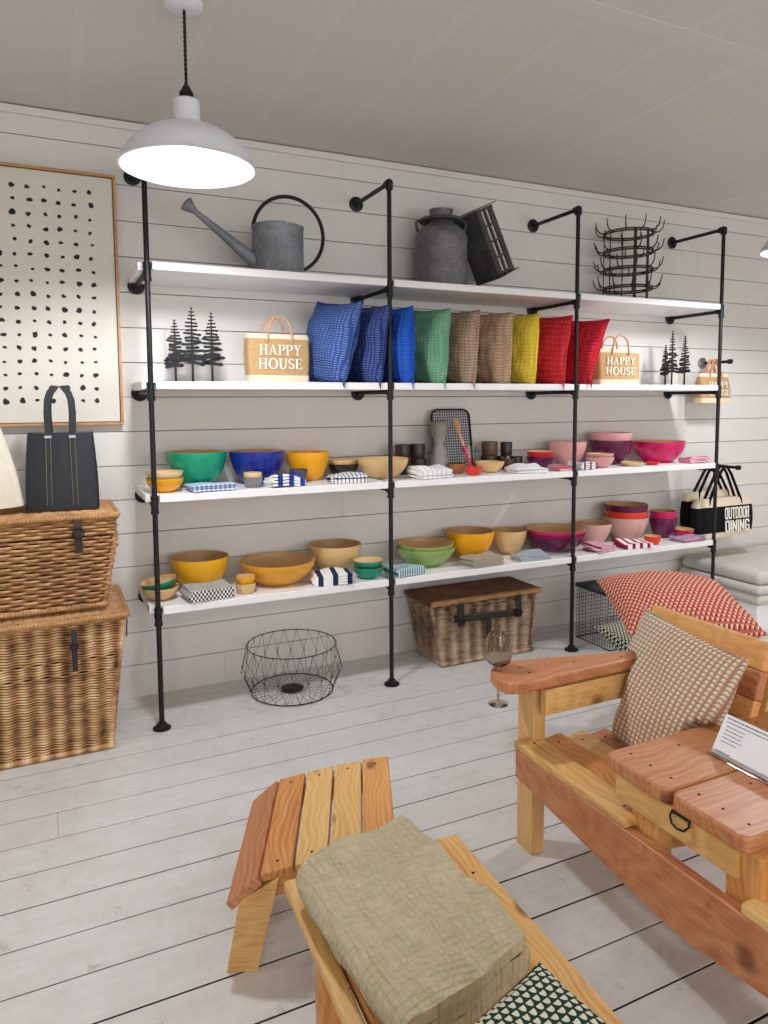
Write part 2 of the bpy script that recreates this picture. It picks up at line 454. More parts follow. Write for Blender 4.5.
bm = bmesh.new(); bx(bm, (XL-.05, YR/2, ZC/2), (.1, -YR, ZC), bev=0); struct('wall_left', bm, M_wall)
bm = bmesh.new(); bx(bm, (XR+.05, YR/2, ZC/2), (.1, -YR, ZC), bev=0); struct('wall_right', bm, M_wall)
# rear wall behind the camera, with two openings added for fill light
bm = bmesh.new()
bx(bm, ((XL+XR)/2, YR-.05, .25), (XR-XL, .1, .5), bev=0); bx(bm, ((XL+XR)/2, YR-.05, 2.7), (XR-XL, .1, .36), bev=0)
for a, b in ((XL, -2.2), (1.2, 2.4), (5.8, XR)): bx(bm, ((a+b)/2, YR-.05, 1.51), (b-a, .1, 2.02), bev=0)
struct('wall_rear', bm, M_wall)

# ------------------------------------------------------------------ lighting
M_enam = plain('white enamel', (226, 228, 236), .3, var=.01)
t = NT('lamp glow'); t.col((1, 1, 1, 1)); t.b.inputs['Emission Color'].default_value = (1, .97, .93, 1); t.b.inputs['Emission Strength'].default_value = 45; M_glow = t.m
def pendant(x, y, label, tilt=0):
    L = thing('pendant_lamp', label, 'lamp', (x, y, ZC), group='white enamel pendant lamps')
    bm = bmesh.new(); lathe(bm, [(0, 0), (.065, 0), (.065, -.012), (.05, -.022), (0, -.024)]); mk('ceiling_rose', bm, M_enam, L, smooth=40)
    bm = bmesh.new()
    for s in (0, PI):
        tube(bm, [(.003*math.cos(a*.9+s), .003*math.sin(a*.9+s), -.02-.262*a/60) for a in range(61)], .0032, 6)
    mk('cord', bm, M_black, L, smooth=60)
    bm = bmesh.new(); lathe(bm, [(0, -.272), (.01, -.272), (.018, -.288), (.024, -.296), (.024, -.318), (0, -.318)]); mk('lamp_holder', bm, M_black, L, smooth=40)
    pr = [(.0, -.316), (.03, -.316), (.044, -.324), (.046, -.39), (.05, -.402), (.085, -.412), (.13, -.43), (.17, -.456), (.2, -.487), (.222, -.52), (.232, -.545), (.236, -.548)]
    inner = [(r-.004, z-.006) for r, z in pr[4:-1]]
    bm = bmesh.new(); lathe(bm, pr+[(.231, -.55)]+inner[::-1]+[(.03, -.41), (0, -.41)], 56); mk('lamp_shade', bm, M_enam, L, smooth=50)
    bm = bmesh.new(); lathe(bm, [(0, -.41), (.02, -.415), (.022, -.44), (.04, -.462), (.046, -.485), (.038, -.51), (.02, -.524), (0, -.528)], 24); mk('bulb', bm, M_glow, L, smooth=60)
    return L
LAMPS = [(.055, -1.167), (3.36, -1.16)]
pendant(*LAMPS[0], 'white enamel pendant lamp hanging on a black cord above the left shelves')
pendant(*LAMPS[1], 'white pendant lamp just showing at the right picture edge, beyond the shelf end')
def lamp_light(x, y, e, z=2.30, col=(.97, .975, 1)):
    l = bpy.data.lights.new('pendant and fill light', 'SPOT'); l.energy = e; l.shadow_soft_size = .09; l.color = col
    l.spot_size = R(164); l.spot_blend = .35
    o = bpy.data.objects.new('pendant and fill light', l); link(o); o.location = (x, y, z)
EX = 104
lamp_light(*LAMPS[0], EX); lamp_light(*LAMPS[1], EX)
for x, y in ((-2.6, -1.2), (6.4, -1.2), (-1.2, -4.7), (2.4, -4.7), (5.6, -4.7)): lamp_light(x, y, EX*.5, col=(1, .95, .88))  # unseen extra lamps added as warm fill
for x0, x1 in ((-2.2, 1.2), (2.4, 5.8)):                              # unseen area lights added behind as soft frontal fill
    l = bpy.data.lights.new('rear fill', 'AREA'); l.shape = 'RECTANGLE'; l.size = x1-x0; l.size_y = 2.0; l.energy = 112; l.color = (1, .98, .96)
    o = bpy.data.objects.new('rear fill', l); link(o); o.location = ((x0+x1)/2, YR+.02, 1.5); o.rotation_euler = (R(90), 0, 0)
for i, (x0, x1) in enumerate(((-2.2, 1.2), (2.4, 5.8))):
    bm = bmesh.new()
    for k in range(3): bx(bm, (x0+(x1-x0)*k/2, YR-.08, 1.51), (.05, .04, 2.02))
    for z in (.52, 1.51, 2.5): bx(bm, ((x0+x1)/2, YR-.08, z), (x1-x0, .04, .05))
    struct('added_window_%d' % (i+1), bm, M_trim)  # frames for the made-up openings around the fill lights
W = bpy.data.worlds.new('world'); S.world = W; W.use_nodes = True
W.node_tree.nodes['Background'].inputs[0].default_value = (.8, .88, 1, 1); W.node_tree.nodes['Background'].inputs[1].default_value = .6

# ------------------------------------------------------------------ camera
cam = bpy.data.cameras.new('camera'); co = bpy.data.objects.new('camera', cam); link(co)
cam.sensor_fit = 'VERTICAL'; cam.sensor_height = 36; cam.lens = 715.636*36/1024; cam.shift_y = -49.341/1024
yaw, pitch, roll = .44012, -.08338, -.00609
f = Vector((math.sin(yaw)*math.cos(pitch), math.cos(yaw)*math.cos(pitch), math.sin(pitch)))
r = Vector((math.cos(yaw), -math.sin(yaw), 0)); u = r.cross(f)
r2 = r*math.cos(roll)+u*math.sin(roll); u2 = -r*math.sin(roll)+u*math.cos(roll)
co.matrix_world = Matrix(((r2.x, u2.x, -f.x, -.4285), (r2.y, u2.y, -f.y, -3.7756), (r2.z, u2.z, -f.z, 1.50117), (0, 0, 0, 1)))
S.camera = co

# ------------------------------------------------------------------ pipe shelving
PX = [0, 1.1853, 2.3955, 3.5887]; PZ = [.5286, 1.0459, 1.557, 2.0821]; TOP = 2.606; PY = -.429; PR = .0118
shelf = thing('pipe_shelving', 'tall black iron pipe shelving with four white shelves against the planked wall', 'shelving', (0, PY, 0))
def flange_bm():
    bm = bmesh.new(); lathe(bm, [(0, 0), (.04, 0), (.041, .007), (.036, .01), (.024, .012), (.021, .028), (0, .028)], 28); return bm
for xi, x in enumerate(PX):
    bm = bmesh.new(); tube(bm, [(0, 0, .01), (0, 0, TOP)], PR, 14); up = mk('upright', bm, M_iron, shelf, (x, 0, 0), smooth=40)
    mk('floor_flange', flange_bm(), M_iron, up, (0, 0, 0), smooth=40)
    bm = bmesh.new(); bmesh.ops.create_uvsphere(bm, u_segments=16, v_segments=10, radius=.021)
    tube(bm, [(0, 0, -.032), (0, 0, 0)], .0195, 14); tube(bm, [(0, 0, 0), (0, .032, 0)], .0195, 14)
    mk('elbow', bm, M_iron, up, (0, 0, TOP), smooth=40)
    for z in PZ:
        bm = bmesh.new(); tube(bm, [(0, 0, -.036), (0, 0, .036)], .0165, 14); tube(bm, [(0, 0, 0), (0, .034, 0)], .0165, 14)
        for dz in (-.034, .034): tube(bm, [(0, 0, dz-.006), (0, 0, dz+.006)], .0185, 14)
        mk('tee', bm, M_iron, up, (0, 0, z), smooth=40)
    for z in PZ+[TOP]:
        bm = bmesh.new(); tube(bm, [(0, 0, 0), (0, -PY-.002, 0)], PR*.95, 12); a = mk('wall_bracket', bm, M_iron, shelf, (x, 0, z), smooth=40)
        mk('wall_flange', flange_bm(), M_iron, a, (0, -PY-.001, 0), (R(90), 0, 0), smooth=40)
BT = .036; TOPZ = [z+PR+BT-.001 for z in PZ]
for z in PZ:
    for i in range(3):
        x0, x1 = PX[i]+(.02 if i else -.035), PX[i+1]-.02
        if i == 2: x1 = PX[3]-.021
        bm = bmesh.new(); dy = .428
        pts = [(x0, -.012), (x1, -.012), (x1, dy-.001), (x0, dy-.001)]
        if i == 0: pts = [(x0, .03), (.021-.0425, .03), (.021, .03), (.021, -.012), (x1, -.012), (x1, dy-.001), (x0, dy-.001)][0:1]+[(.022, .03), (.022, -.012), (x1, -.012), (x1, dy-.001), (x0, dy-.001)]
        prism(bm, pts, 0, BT, bev=.0025)
        mk('shelf_board', bm, M_board, shelf, (0, 0, z+PR-.001))
Z4, Z3, Z2, Z1 = [z+.0012 for z in TOPZ]

# ------------------------------------------------------------------ bowls
def bowl_bm(rad, h, b=.49, th=.004, seg=44, inner=1):
    n = 12; pr = []; k = b*rad
    pr.append((0, 0)); pr.append((k*.92, 0))
    for i in range(n+1):
        t = i/n; pr.append((rad*(b+(1-b)*math.sin(t*PI/2)**.78), .002+(h-.002)*t))
    no = len(pr)-1
    for i in range(n, -1, -1):
        t = i/n; pr.append((max(.001, rad*(b+(1-b)*math.sin(t*PI/2)**.78)-th), .002+th+(h-.002-th)*t if i < n else h))
    pr.append((0, .002+th))
    mis = [0]*no+[1]*(len(pr)-1-no)
    bm = bmesh.new(); lathe(bm, pr, seg, mis=mis); return bm
GB = 'bamboo bowls set out on the shelves'
def bowl(x, y, z, rad, h, col, label, inner=None, b=.49, tilt=(0, 0), group=GB):
    if y > -.24: h *= 1.06; y -= .01
    o = mk('bowl', bowl_bm(rad, h, b), [LQ[col], inner or M_bamd], None, (x, y, z), (tilt[0], tilt[1], random.random()*3), smooth=45)
    return tag(o, label, 'bowl', group)
# lowest shelf
bowl(.031, -.29, Z4, .086, .062, 'natural', 'plain bamboo bowl at the left end of the lowest shelf, under a teal-lined one', M_bam)
bowl(.031, -.29, Z4+.042, .083, .052, 'teal', 'shallow teal bowl with pale inside, tipped in the plain bowl at far left', M_bam, tilt=(R(-4), R(-9)), b=.37)
bowl(.24, -.165, Z4, .143, .155, 'yellow', 'deep shiny yellow bowl on the lowest shelf behind the folded black and white cloth')
bowl(.629, -.215, Z4, .196, .112, 'gold', 'wide golden yellow salad bowl, the widest on the lowest shelf left bay', b=.5)
bowl(.977, -.15, Z4, .141, .15, 'natural', 'plain bamboo bowl behind the navy striped cloth on the lowest shelf')
bowl(1.088, -.35, Z4, .083, .06, 'teal', 'lower of two small teal bowls stacked beside the second pipe', M_bam)
bowl(1.088, -.35, Z4+.036, .081, .06, 'teal', 'upper of two small teal bowls with cream inside, stacked beside the second pipe', M_bam, b=.37)
bowl(1.51, -.2, Z4, .17, .1, 'green', 'sage green bowl, the lower of the nested green pair above the dark hamper', b=.5)
bowl(1.51, -.2, Z4+.02, .163, .1, 'green', 'sage green bowl nested on top in the green pair above the dark hamper', b=.37)
bowl(1.834, -.16, Z4, .145, .155, 'orange', 'deep orange yellow bowl behind the stack of grey linen on the lowest shelf')
bowl(2.115, -.16, Z4, .108, .137, 'natural', 'plain bamboo bowl on the lowest shelf between the orange and plum bowls')
bowl(2.432, -.205, Z4, .188, .1, 'plum', 'wide dark plum bowl holding a magenta rimmed one on the lowest shelf', b=.5)
bowl(2.432, -.205, Z4+.03, .182, .1, 'magenta', 'wide magenta rimmed bowl nested in the dark plum bowl', b=.37)
bowl(2.79, -.15, Z4, .115, .126, 'blush', 'dusty pink bowl beside the third pipe on the lowest shelf')
bowl(3.06, -.16, Z4, .143, .15, 'blush', 'large dusty pink bowl at the bottom of the tall three-colour stack')
bowl(3.06, -.16, Z4+.042, .14, .15, 'scarlet', 'scarlet bowl in the middle of the tall three-colour stack', b=.37)
bowl(3.06, -.16, Z4+.084, .138, .15, 'plum', 'plum bowl at the top of the tall three-colour stack on the lowest shelf', b=.37)
bowl(3.354, -.2, Z4, .09, .13, 'plum', 'narrow deep plum bowl at the right end of the lowest shelf, under a magenta one', b=.6)
bowl(3.354, -.2, Z4+.044, .087, .13, 'magenta', 'narrow magenta bowl nested on top of the deep plum bowl at the right end', b=.37)
bowl(3.5, -.25, Z4, .072, .05, 'rose', 'small rose red bowl last on the right of the lowest shelf', M_bam, b=.6)
bowl(3.1, -.365, Z4, .053, .055, 'scarlet', 'tiny orange red bowl in front of the tall stack on the lowest shelf', M_bam, b=.7)
# small cup stacks
bowl(.425, -.36, Z4, .049, .05, 'natural', 'tiny plain bamboo pot beside the black and white cloth, under a yellow rimmed one', M_bam, b=.75)
bowl(.425, -.36, Z4+.034, .047, .05, 'orange', 'tiny yellow rimmed pot stacked on the plain pot beside the black and white cloth', M_bam, b=.6)
bowl(.476, -.345, Z3, .047, .052, 'grey', 'tiny grey pot in front of the blue bowl on the middle shelf', M_bam, b=.7)
bowl(.476, -.345, Z3+.026, .045, .046, 'cream', 'tiny cream pot stacked in the grey pot in front of the blue bowl', M_bam, b=.6)
# upper display shelf
bowl(.062, -.325, Z3, .086, .065, 'orange', 'small amber bowl at the left end of the middle shelf, under a cream one', M_bam, b=.52)
bowl(.062, -.325, Z3+.032, .085, .063, 'cream', 'small cream bowl nested in the amber bowl at the left end', M_bam, b=.37)
bowl(.238, -.17, Z3, .147, .164, 'emerald', 'deep emerald green bowl with a bamboo inside on the middle shelf')
bowl(.546, -.165, Z3, .143, .158, 'blue', 'deep cobalt blue bowl with a bamboo inside on the middle shelf')
bowl(.83, -.14, Z3, .112, .141, 'orange', 'amber yellow bowl right of the cobalt one on the middle shelf', LQ['orange'], b=.56)
bowl(.735, -.27, Z3, .048, .07, 'slate', 'small slate blue bowl tucked behind the blue striped cloth', LQ['slate'])
bowl(1.05, -.1, Z3, .085, .07, 'black', 'small black bowl under a plain one beside the amber bowl', M_bam, b=.55)
bowl(1.05, -.1, Z3+.034, .083, .06, 'natural', 'small plain bamboo bowl nested in the black bowl', M_bam, b=.37)
bowl(1.228, -.235, Z3, .14, .1, 'natural', 'plain bamboo bowl standing behind the second pipe on the middle shelf', M_bam)
bowl(1.697, -.25, Z3, .05, .058, 'brown', 'tiny brown bowl in front of the grid pattern tray', LQ['black'], b=.65)
bowl(1.735, -.362, Z3, .052, .043, 'scarlet', 'tiny bright red dish at the front of the middle shelf, below the tray', LQ['scarlet'], b=.6)
bowl(1.912, -.26, Z3, .085, .062, 'natural', 'small plain bamboo bowl right of the tiny red dish', M_bam, b=.52)
bowl(2.33, -.18, Z3, .086, .07, 'plum', 'small plum bowl at the bottom of the red stack left of the third pipe', M_bam, b=.6)
bowl(2.33, -.18, Z3+.03, .085, .07, 'red', 'small red bowl at the top of the stack left of the third pipe', M_bam, b=.37)
bowl(2.571, -.14, Z3, .121, .147, 'pink', 'deep rose pink bowl standing behind the third pipe on the middle shelf', LQ['pink'])
bowl(2.913, -.16, Z3, .136, .148, 'plum', 'deep dark plum bowl on the middle shelf, holding a pink one', b=.55)
bowl(2.913, -.16, Z3+.053, .134, .143, 'pink', 'pale pink bowl nested in the deep dark plum bowl', LQ['pink'], b=.37)
bowl(2.681, -.33, Z3, .085, .066, 'pink', 'small pink bowl in front of the plum bowl, lower of the pink pair', LQ['plum'], b=.52)
bowl(2.681, -.33, Z3+.023, .081, .063, 'pink', 'small pink bowl with a plum line below, upper of the pink pair', M_bam, b=.37)
bowl(3.291, -.2, Z3, .173, .133, 'magenta', 'wide magenta bowl at the right end of the middle shelf')
bowl(2.93, -.345, Z3, .07, .024, 'natural', 'flat plain bamboo dish in front of the dark plum bowl', M_bam, b=.8)
bowl(3.09, -.36, Z3, .044, .02, 'red', 'flat little red dish in front of the wide magenta bowl', LQ['red'], b=.8)

# ------------------------------------------------------------------ folded cloths
C = cloth_mat
def towel(x, y, z, L, W, layers, th, mat, label, rot=0, wav=.004, seed=0):
    o = mk('folded_cloth', folded(L, W, layers, th, seed, wav), mat, None, (x, y-.02, z+.0005), (0, 0, rot), smooth=60)
    return tag(o, label, 'kitchen cloth', 'folded kitchen cloths on the shelves')
towel(.235, -.345, Z4, .2, .15, 4, .0145, C('bw check', (232, 230, 226), (30, 32, 40), 'checker', .018), 'folded black and white checked cloth on the lowest shelf', R(6), seed=1)
towel(.87, -.345, Z4, .19, .14, 4, .014, C('navy stripe', (238, 236, 234), (44, 52, 86), 'stripe', .075, .36, 'x'), 'folded white cloth with broad navy stripes on the lowest shelf', R(-12), .006, seed=2)
towel(1.295, -.345, Z4, .17, .14, 4, .010, C('teal stripe', (226, 236, 238), (28, 128, 150), 'stripe', .016, .5, 'x'), 'folded teal and white striped cloth right of the second pipe', R(10), .007, seed=3)
towel(1.79, -.345, Z4, .2, .14, 5, .0105, C('linen', (172, 160, 146)), 'stack of folded grey linen in front of the orange yellow bowl', R(3), .006, seed=4)
towel(2.13, -.35, Z4, .2, .11, 3, .011, C('grey blue', (172, 182, 190), (148, 160, 172), 'stripe', .01), 'folded grey blue cloth in front of the wide plum bowl', R(-6), .008, seed=5)
towel(2.65, -.35, Z4, .14, .14, 4, .010, C('pink stripe', (236, 214, 222), (176, 48, 92), 'stripe', .012, .5, 'x'), 'folded cloth with fine pink stripes in front of the dusty pink bowl', R(12), .008, seed=6)
towel(2.93, -.35, Z4, .2, .14, 3, .012, C('berry stripe', (240, 234, 234), (150, 36, 70), 'stripe', .055, .42, 'x'), 'folded white cloth with broad berry stripes in front of the tall stack', R(-8), .008, seed=7)
towel(3.4, -.36, Z4, .2, .12, 3, .009, C('lavender', (190, 160, 182), (160, 120, 152), 'stripe', .02), 'folded lavender cloth at the right end of the lowest shelf', 0, .006, seed=8)
towel(.265, -.345, Z3, .2, .15, 3, .010, C('blue check', (226, 232, 240), (92, 128, 186), 'check', .022), 'folded pale blue checked cloth in front of the emerald bowl', R(4), .005, seed=9)
towel(.625, -.36, Z3, .165, .11, 4, .012, C('royal stripe', (240, 240, 240), (44, 70, 160), 'stripe', .06, .45, 'x'), 'folded white cloth with royal blue stripes in front of the cobalt bowl', R(8), .012, seed=10)
towel(.962, -.35, Z3, .18, .11, 4, .010, C('navy fine', (236, 236, 238), (40, 50, 84), 'grid', .02, .24), 'folded white cloth with fine navy lines in front of the black bowl', R(-10), .008, seed=11)
towel(1.45, -.35, Z3, .19, .14, 4, .013, C('grey line', (240, 240, 240), (170, 174, 182), 'grid', .03, .12), 'rumpled white cloth with pale grey lines right of the second pipe', R(5), .012, seed=12)
towel(2.09, -.35, Z3, .2, .14, 3, .012, C('white grey', (236, 236, 240), (190, 194, 204), 'stripe', .03, .2), 'rumpled pale grey cloth in front of the small red stack', R(-4), .012, seed=13)
towel(2.33, -.36, Z3, .085, .1, 3, .010, C('rose', (216, 160, 170), (176, 80, 100), 'stripe', .02), 'small rolled rose pink cloth left of the third pipe', R(0), .006, seed=14)
towel(2.5, -.36, Z3, .12, .12, 4, .010, C('plum block', (240, 238, 238), (130, 40, 74), 'stripe', .05, .3, 'x'), 'folded white cloth with plum bars beside the third pipe', R(6), .009, seed=15)
towel(3.452, -.35, Z3, .16, .11, 4, .010, C('pink white', (240, 222, 228), (212, 100, 138), 'check', .014), 'crumpled pink checked cloth at the right end of the middle shelf', R(-6), .012, seed=16)

# ------------------------------------------------------------------ middle bay of the display shelf
M_mug = plain('dark glaze', (44, 34, 32), .35, var=.15); M_mugb = plain('brown glaze', (92, 62, 46), .35, var=.15)
def cup(x, y, z, rad, h, mat, label):
    bm = bmesh.new(); lathe(bm, [(0, 0), (rad*.86, 0), (rad*.97, h*.12), (rad, h*.5), (rad, h), (rad-.004, h), (rad-.005, .008), (0, .007)], 28)
    o = mk('cup', bm, mat, None, (x, y, z), smooth=45); return tag(o, label, 'cup', 'dark stoneware cups in the middle bay')
ch = .084
cup(1.405, -.13, Z3, .046, ch, M_mug, 'dark cup behind the rumpled cloth, bottom left of the left four')
cup(1.51, -.13, Z3, .046, ch, M_mug, 'dark cup behind the rumpled cloth, bottom right of the left four')
cup(1.41, -.125, Z3+ch+.001, .044, ch, M_mug, 'dark cup behind the rumpled cloth, top left of the left four')
cup(1.505, -.125, Z3+ch+.001, .043, ch, M_mug, 'dark cup behind the rumpled cloth, top right of the left four')
cup(1.995, -.125, Z3, .05, ch, M_mug, 'wide dark cup left of the small red stack, under a brown-black one')
cup(2.085, -.2, Z3, .036, ch*.78, M_mugb, 'small brown cup in front of the dark cups left of the red stack')
cup(2.17, -.16, Z3, .04, ch*.9, M_mug, 'dark cup nearest the small red bowl stack')
cup(2.0, -.125, Z3+ch+.001, .05, ch, M_mugb, 'wide brown-black cup stacked on the wide dark cup')
cup(2.118, -.13, Z3+ch*.9+.004, .036, ch, M_mug, 'slim dark cup balanced above the cups left of the red stack')
cup(2.105, -.09, Z3, .036, ch*.9, M_mug, 'slim dark cup hidden low behind the brown one')
# gridded tray leaning on the wall
tr = thing('serving_tray', 'black rounded tray with a white grid pattern leaning on the wall', 'tray', (1.77, -.095, Z3+.008), (R(-9), 0, 0))
t = NT('grid print'); o_ = t.obj(); x_, y_, z_ = t.xyz(o_)
fa = t.math('LESS_THAN', t.math('FRACT', t.math('ADD', t.math('DIVIDE', x_, .016), 20.0)), .24); fb = t.math('LESS_THAN', t.math('FRACT', t.math('ADD', t.math('DIVIDE', z_, .016), 20.0)), .24)
t.col(t.mix(t.math('MAXIMUM', fa, fb), lin((34, 36, 44)), lin((190, 190, 192)))); t.set(Roughness=.4); M_grid = t.m
def rrect(w, h, r, n=6, cx=0, cy=0):
    p = []
    for sx, sy, a in ((1, -1, -90), (1, 1, 0), (-1, 1, 90), (-1, -1, 180)):
        for k in range(n+1):
            q = R(a+90*k/n); p.append((cx+sx*(w/2-r)+r*math.cos(q), cy+sy*(h/2-r)+r*math.sin(q)))
    return p
MX = Matrix(((1, 0, 0, 0), (0, 0, 1, 0), (0, 1, 0, 0), (0, 0, 0, 1)))   # prism plane XY -> XZ, thickness along y
bm = bmesh.new(); prism(bm, rrect(.262, .36, .045, cy=.18), 0, .006, bev=.002, M=MX); mk('tray_panel', bm, M_grid, tr)
bm = bmesh.new(); tube(bm, [(x, -.004, z) for x, z in rrect(.262, .36, .045, cy=.18)], .006, 8, closed=True); mk('tray_rim', bm, M_black, tr, smooth=60)
# vase
M_smoke = plain('smoked grey glaze', (140, 136, 130), .3, var=.12)
bm = bmesh.new(); lathe(bm, [(0, 0), (.05, 0), (.054, .02), (.05, .09), (.034, .14), (.03, .165), (.036, .2), (.05, .25), (.048, .285), (.04, .3), (.036, .297), (.044, .25), (.03, .2), (.025, .165), (.03, .13), (.044, .08), (.046, .012), (0, .01)], 30)
tag(mk('vase', bm, M_smoke, None, (1.622, -.17, Z3), smooth=50), 'pale grey hourglass vase in front of the grid pattern tray', 'vase')
# tumbler and wooden spatula
def glass_mat(name, tint, rough=.02):
    t = NT(name); t.col(tint); t.set(Roughness=rough, IOR=1.45); t.b.inputs['Transmission Weight'].default_value = 1; return t.m
M_glass = glass_mat('clear glass', (.95, .96, .96, 1)); M_smk = glass_mat('smoky glass', (.72, .64, .57, 1))
bm = bmesh.new(); lathe(bm, [(0, 0), (.028, 0), (.032, .15), (.0295, .15), (.0255, .008), (0, .008)], 28)
tag(mk('glass_tumbler', bm, M_glass, None, (1.85, -.146, Z3), smooth=40), 'tall clear tumbler right of the grid tray, behind the spatula', 'glass')
sp = thing('spatula', 'wooden spatula with a red handle end leaning in front of the tray', 'spatula', (1.812, -.19, Z3+.07), (R(-10), R(-17), 0))
bm = bmesh.new(); prism(bm, [(-.008, .09), (.008, .09), (.009, .16), (.02, .2), (.022, .25), (.01, .265), (-.014, .25), (-.018, .2), (-.009, .16)], -.003, .003, bev=.001, M=MX); mk('blade', bm, M_frame, sp)
bm = bmesh.new(); tube(bm, [(0, 0, -.066), (0, 0, 0), (0, 0, .09)], [.0085, .0105, .009], 10); mk('handle', bm, LQ['rose'], sp, smooth=60)['label'] = 'red handle'

# ------------------------------------------------------------------ pillows on the upper shelf
PW = {'denim': waffle_mat('denim blue waffle', (50, 74, 138), (120, 144, 192), amt=.7), 'navy': waffle_mat('navy blue waffle', (42, 58, 116), (104, 122, 172), amt=.65),
      'cobalt': waffle_mat('cobalt ribs', (36, 84, 184), (64, 116, 212), .034, .012, .5), 'green': waffle_mat('green waffle', (106, 162, 126), (146, 194, 162)),
      'taupe': waffle_mat('taupe ribs', (158, 132, 112), (204, 180, 158), .022, .016, .6), 'tan': waffle_mat('tan waffle', (170, 142, 116), (214, 188, 160), .05, .017, .6),
      'yellow': waffle_mat('yellow waffle', (222, 198, 66), (234, 214, 104), .024, .02, .5), 'red': waffle_mat('red ribs', (190, 44, 54), (210, 74, 80), .024, .03, .45), 'crimson': waffle_mat('crimson waffle', (194, 38, 54), (212, 70, 82), .04, .02, .5)}
def shelf_pillow(x, lean, yaw, key, label, T=.16, h=.425, w=.42, roll_=-6, y=-.266, seed=0):
    p = thing('cushion', label, 'cushion', (x, y, Z2+.46*h+.004), (R(lean), R(roll_), R(90+yaw)), 'cushions in a row on the pillow shelf')
    M_ = TR(p.location, p.rotation_euler); I_ = M_.inverted()
    def rest(bm):                                                    # only the front corner may dip below the shelf top
        for v in bm.verts:
            q = M_ @ v.co
            if q.y > -.45: q.z = max(q.z, Z2+.001+1.9*max(0, .02-(q.y+.45)))
            q.y = min(q.y, -.006); v.co = I_ @ q
        return bm
    mk('cushion_cover', rest(cushion(w, h, T*1.06, seed=seed, wr=.011, pinch=.085, fill=.46)), PW[key], p, smooth=80)
    mk('seam', rest(piping(w, h, r=.0022, pinch=.085)), PW[key], p, smooth=80)
shelf_pillow(.92, 11, 12, 'denim', 'denim blue cushion first on the left, beside the left jute tote', .17, .44, seed=1)
shelf_pillow(1.105, 4, 9, 'navy', 'darker blue cushion second from the left, left of the pipe', .14, seed=2)
shelf_pillow(1.275, -4, 6, 'cobalt', 'bright cobalt cushion third in the row, right behind the second pipe', .14, seed=3)
shelf_pillow(1.472, 0, 9, 'green', 'sage green cushion in the middle bay, left of the taupe one', .15, seed=4)
shelf_pillow(1.662, 0, 7, 'taupe', 'taupe ribbed cushion between the green and the tan cushions', .14, seed=5)
shelf_pillow(1.87, -4, 12, 'tan', 'tan waffle cushion between the taupe and the yellow cushions', .15, seed=6)
shelf_pillow(2.055, -3, 9, 'yellow', 'mustard yellow cushion left of the red ones', .14, seed=7)
shelf_pillow(2.265, 2, 11, 'red', 'red ribbed cushion beside the yellow one, left of the third pipe', .14, seed=8)
shelf_pillow(2.5, 15, 12, 'crimson', 'crimson cushion leaning right behind the third pipe, beside the right jute tote', .14, seed=9)

# ------------------------------------------------------------------ jute totes
M_jute = plain('jute', (196, 160, 114), .95, var=.12, scale=60, spec=.1, bump=.5); M_canvas = plain('cream canvas', (226, 212, 188), .95, var=.05, scale=40, spec=.1, bump=.4)
M_lea = plain('tan strap', (206, 152, 112), .6, var=.05); M_ink = plain('white print', (240, 236, 228), .8, var=.01)
M_blk = plain('black canvas', (24, 24, 28), .9, var=.1, scale=50, spec=.15, bump=.3)
def loft(bm, w0, d0, w1, d1, z0, z1, mi=0, n=5, bulge=.0, open_top=False, rad=.02):
    """soft box from a bottom rectangle to a top rectangle"""
    rings = []
    for k in range(n+1):
        t = k/n; s = bulge*math.sin(PI*t); w = w0+(w1-w0)*t+s; d = d0+(d1-d0)*t+s
        rings.append([bm.verts.new((x, y, z0+(z1-z0)*t)) for x, y in rrect(w, d, min(rad, d*.45), 3)])
    m = len(rings[0])
    for A, B in zip(rings, rings[1:]):
        for j in range(m): bm.faces.new((A[j], A[(j+1) % m], B[(j+1) % m], B[j])).material_index = mi
    bm.faces.new(rings[0][::-1]).material_index = mi
    if not open_top: bm.faces.new(rings[-1]).material_index = mi
    return rings
def strap(bm, pts, w, th, axis=(1, 0, 0), mi=0):
    ax = Vector(axis); pts = [Vector(p) for p in pts]; rows = []
    for i, p in enumerate(pts):
        d = (pts[min(i+1, len(pts)-1)]-pts[max(0, i-1)]).normalized(); nn = d.cross(ax).normalized()*th/2; a = nn.cross(d).normalized()*w/2
        rows.append([bm.verts.new(p+s*a+q*nn) for s, q in ((1, 1), (-1, 1), (-1, -1), (1, -1))])
    for A, B in zip(rows, rows[1:]):
        for j in range(4): bm.faces.new((A[j], A[(j+1) % 4], B[(j+1) % 4], B[j])).material_index = mi
    bm.faces.new(rows[0][::-1]).material_index = mi; bm.faces.new(rows[-1]).material_index = mi
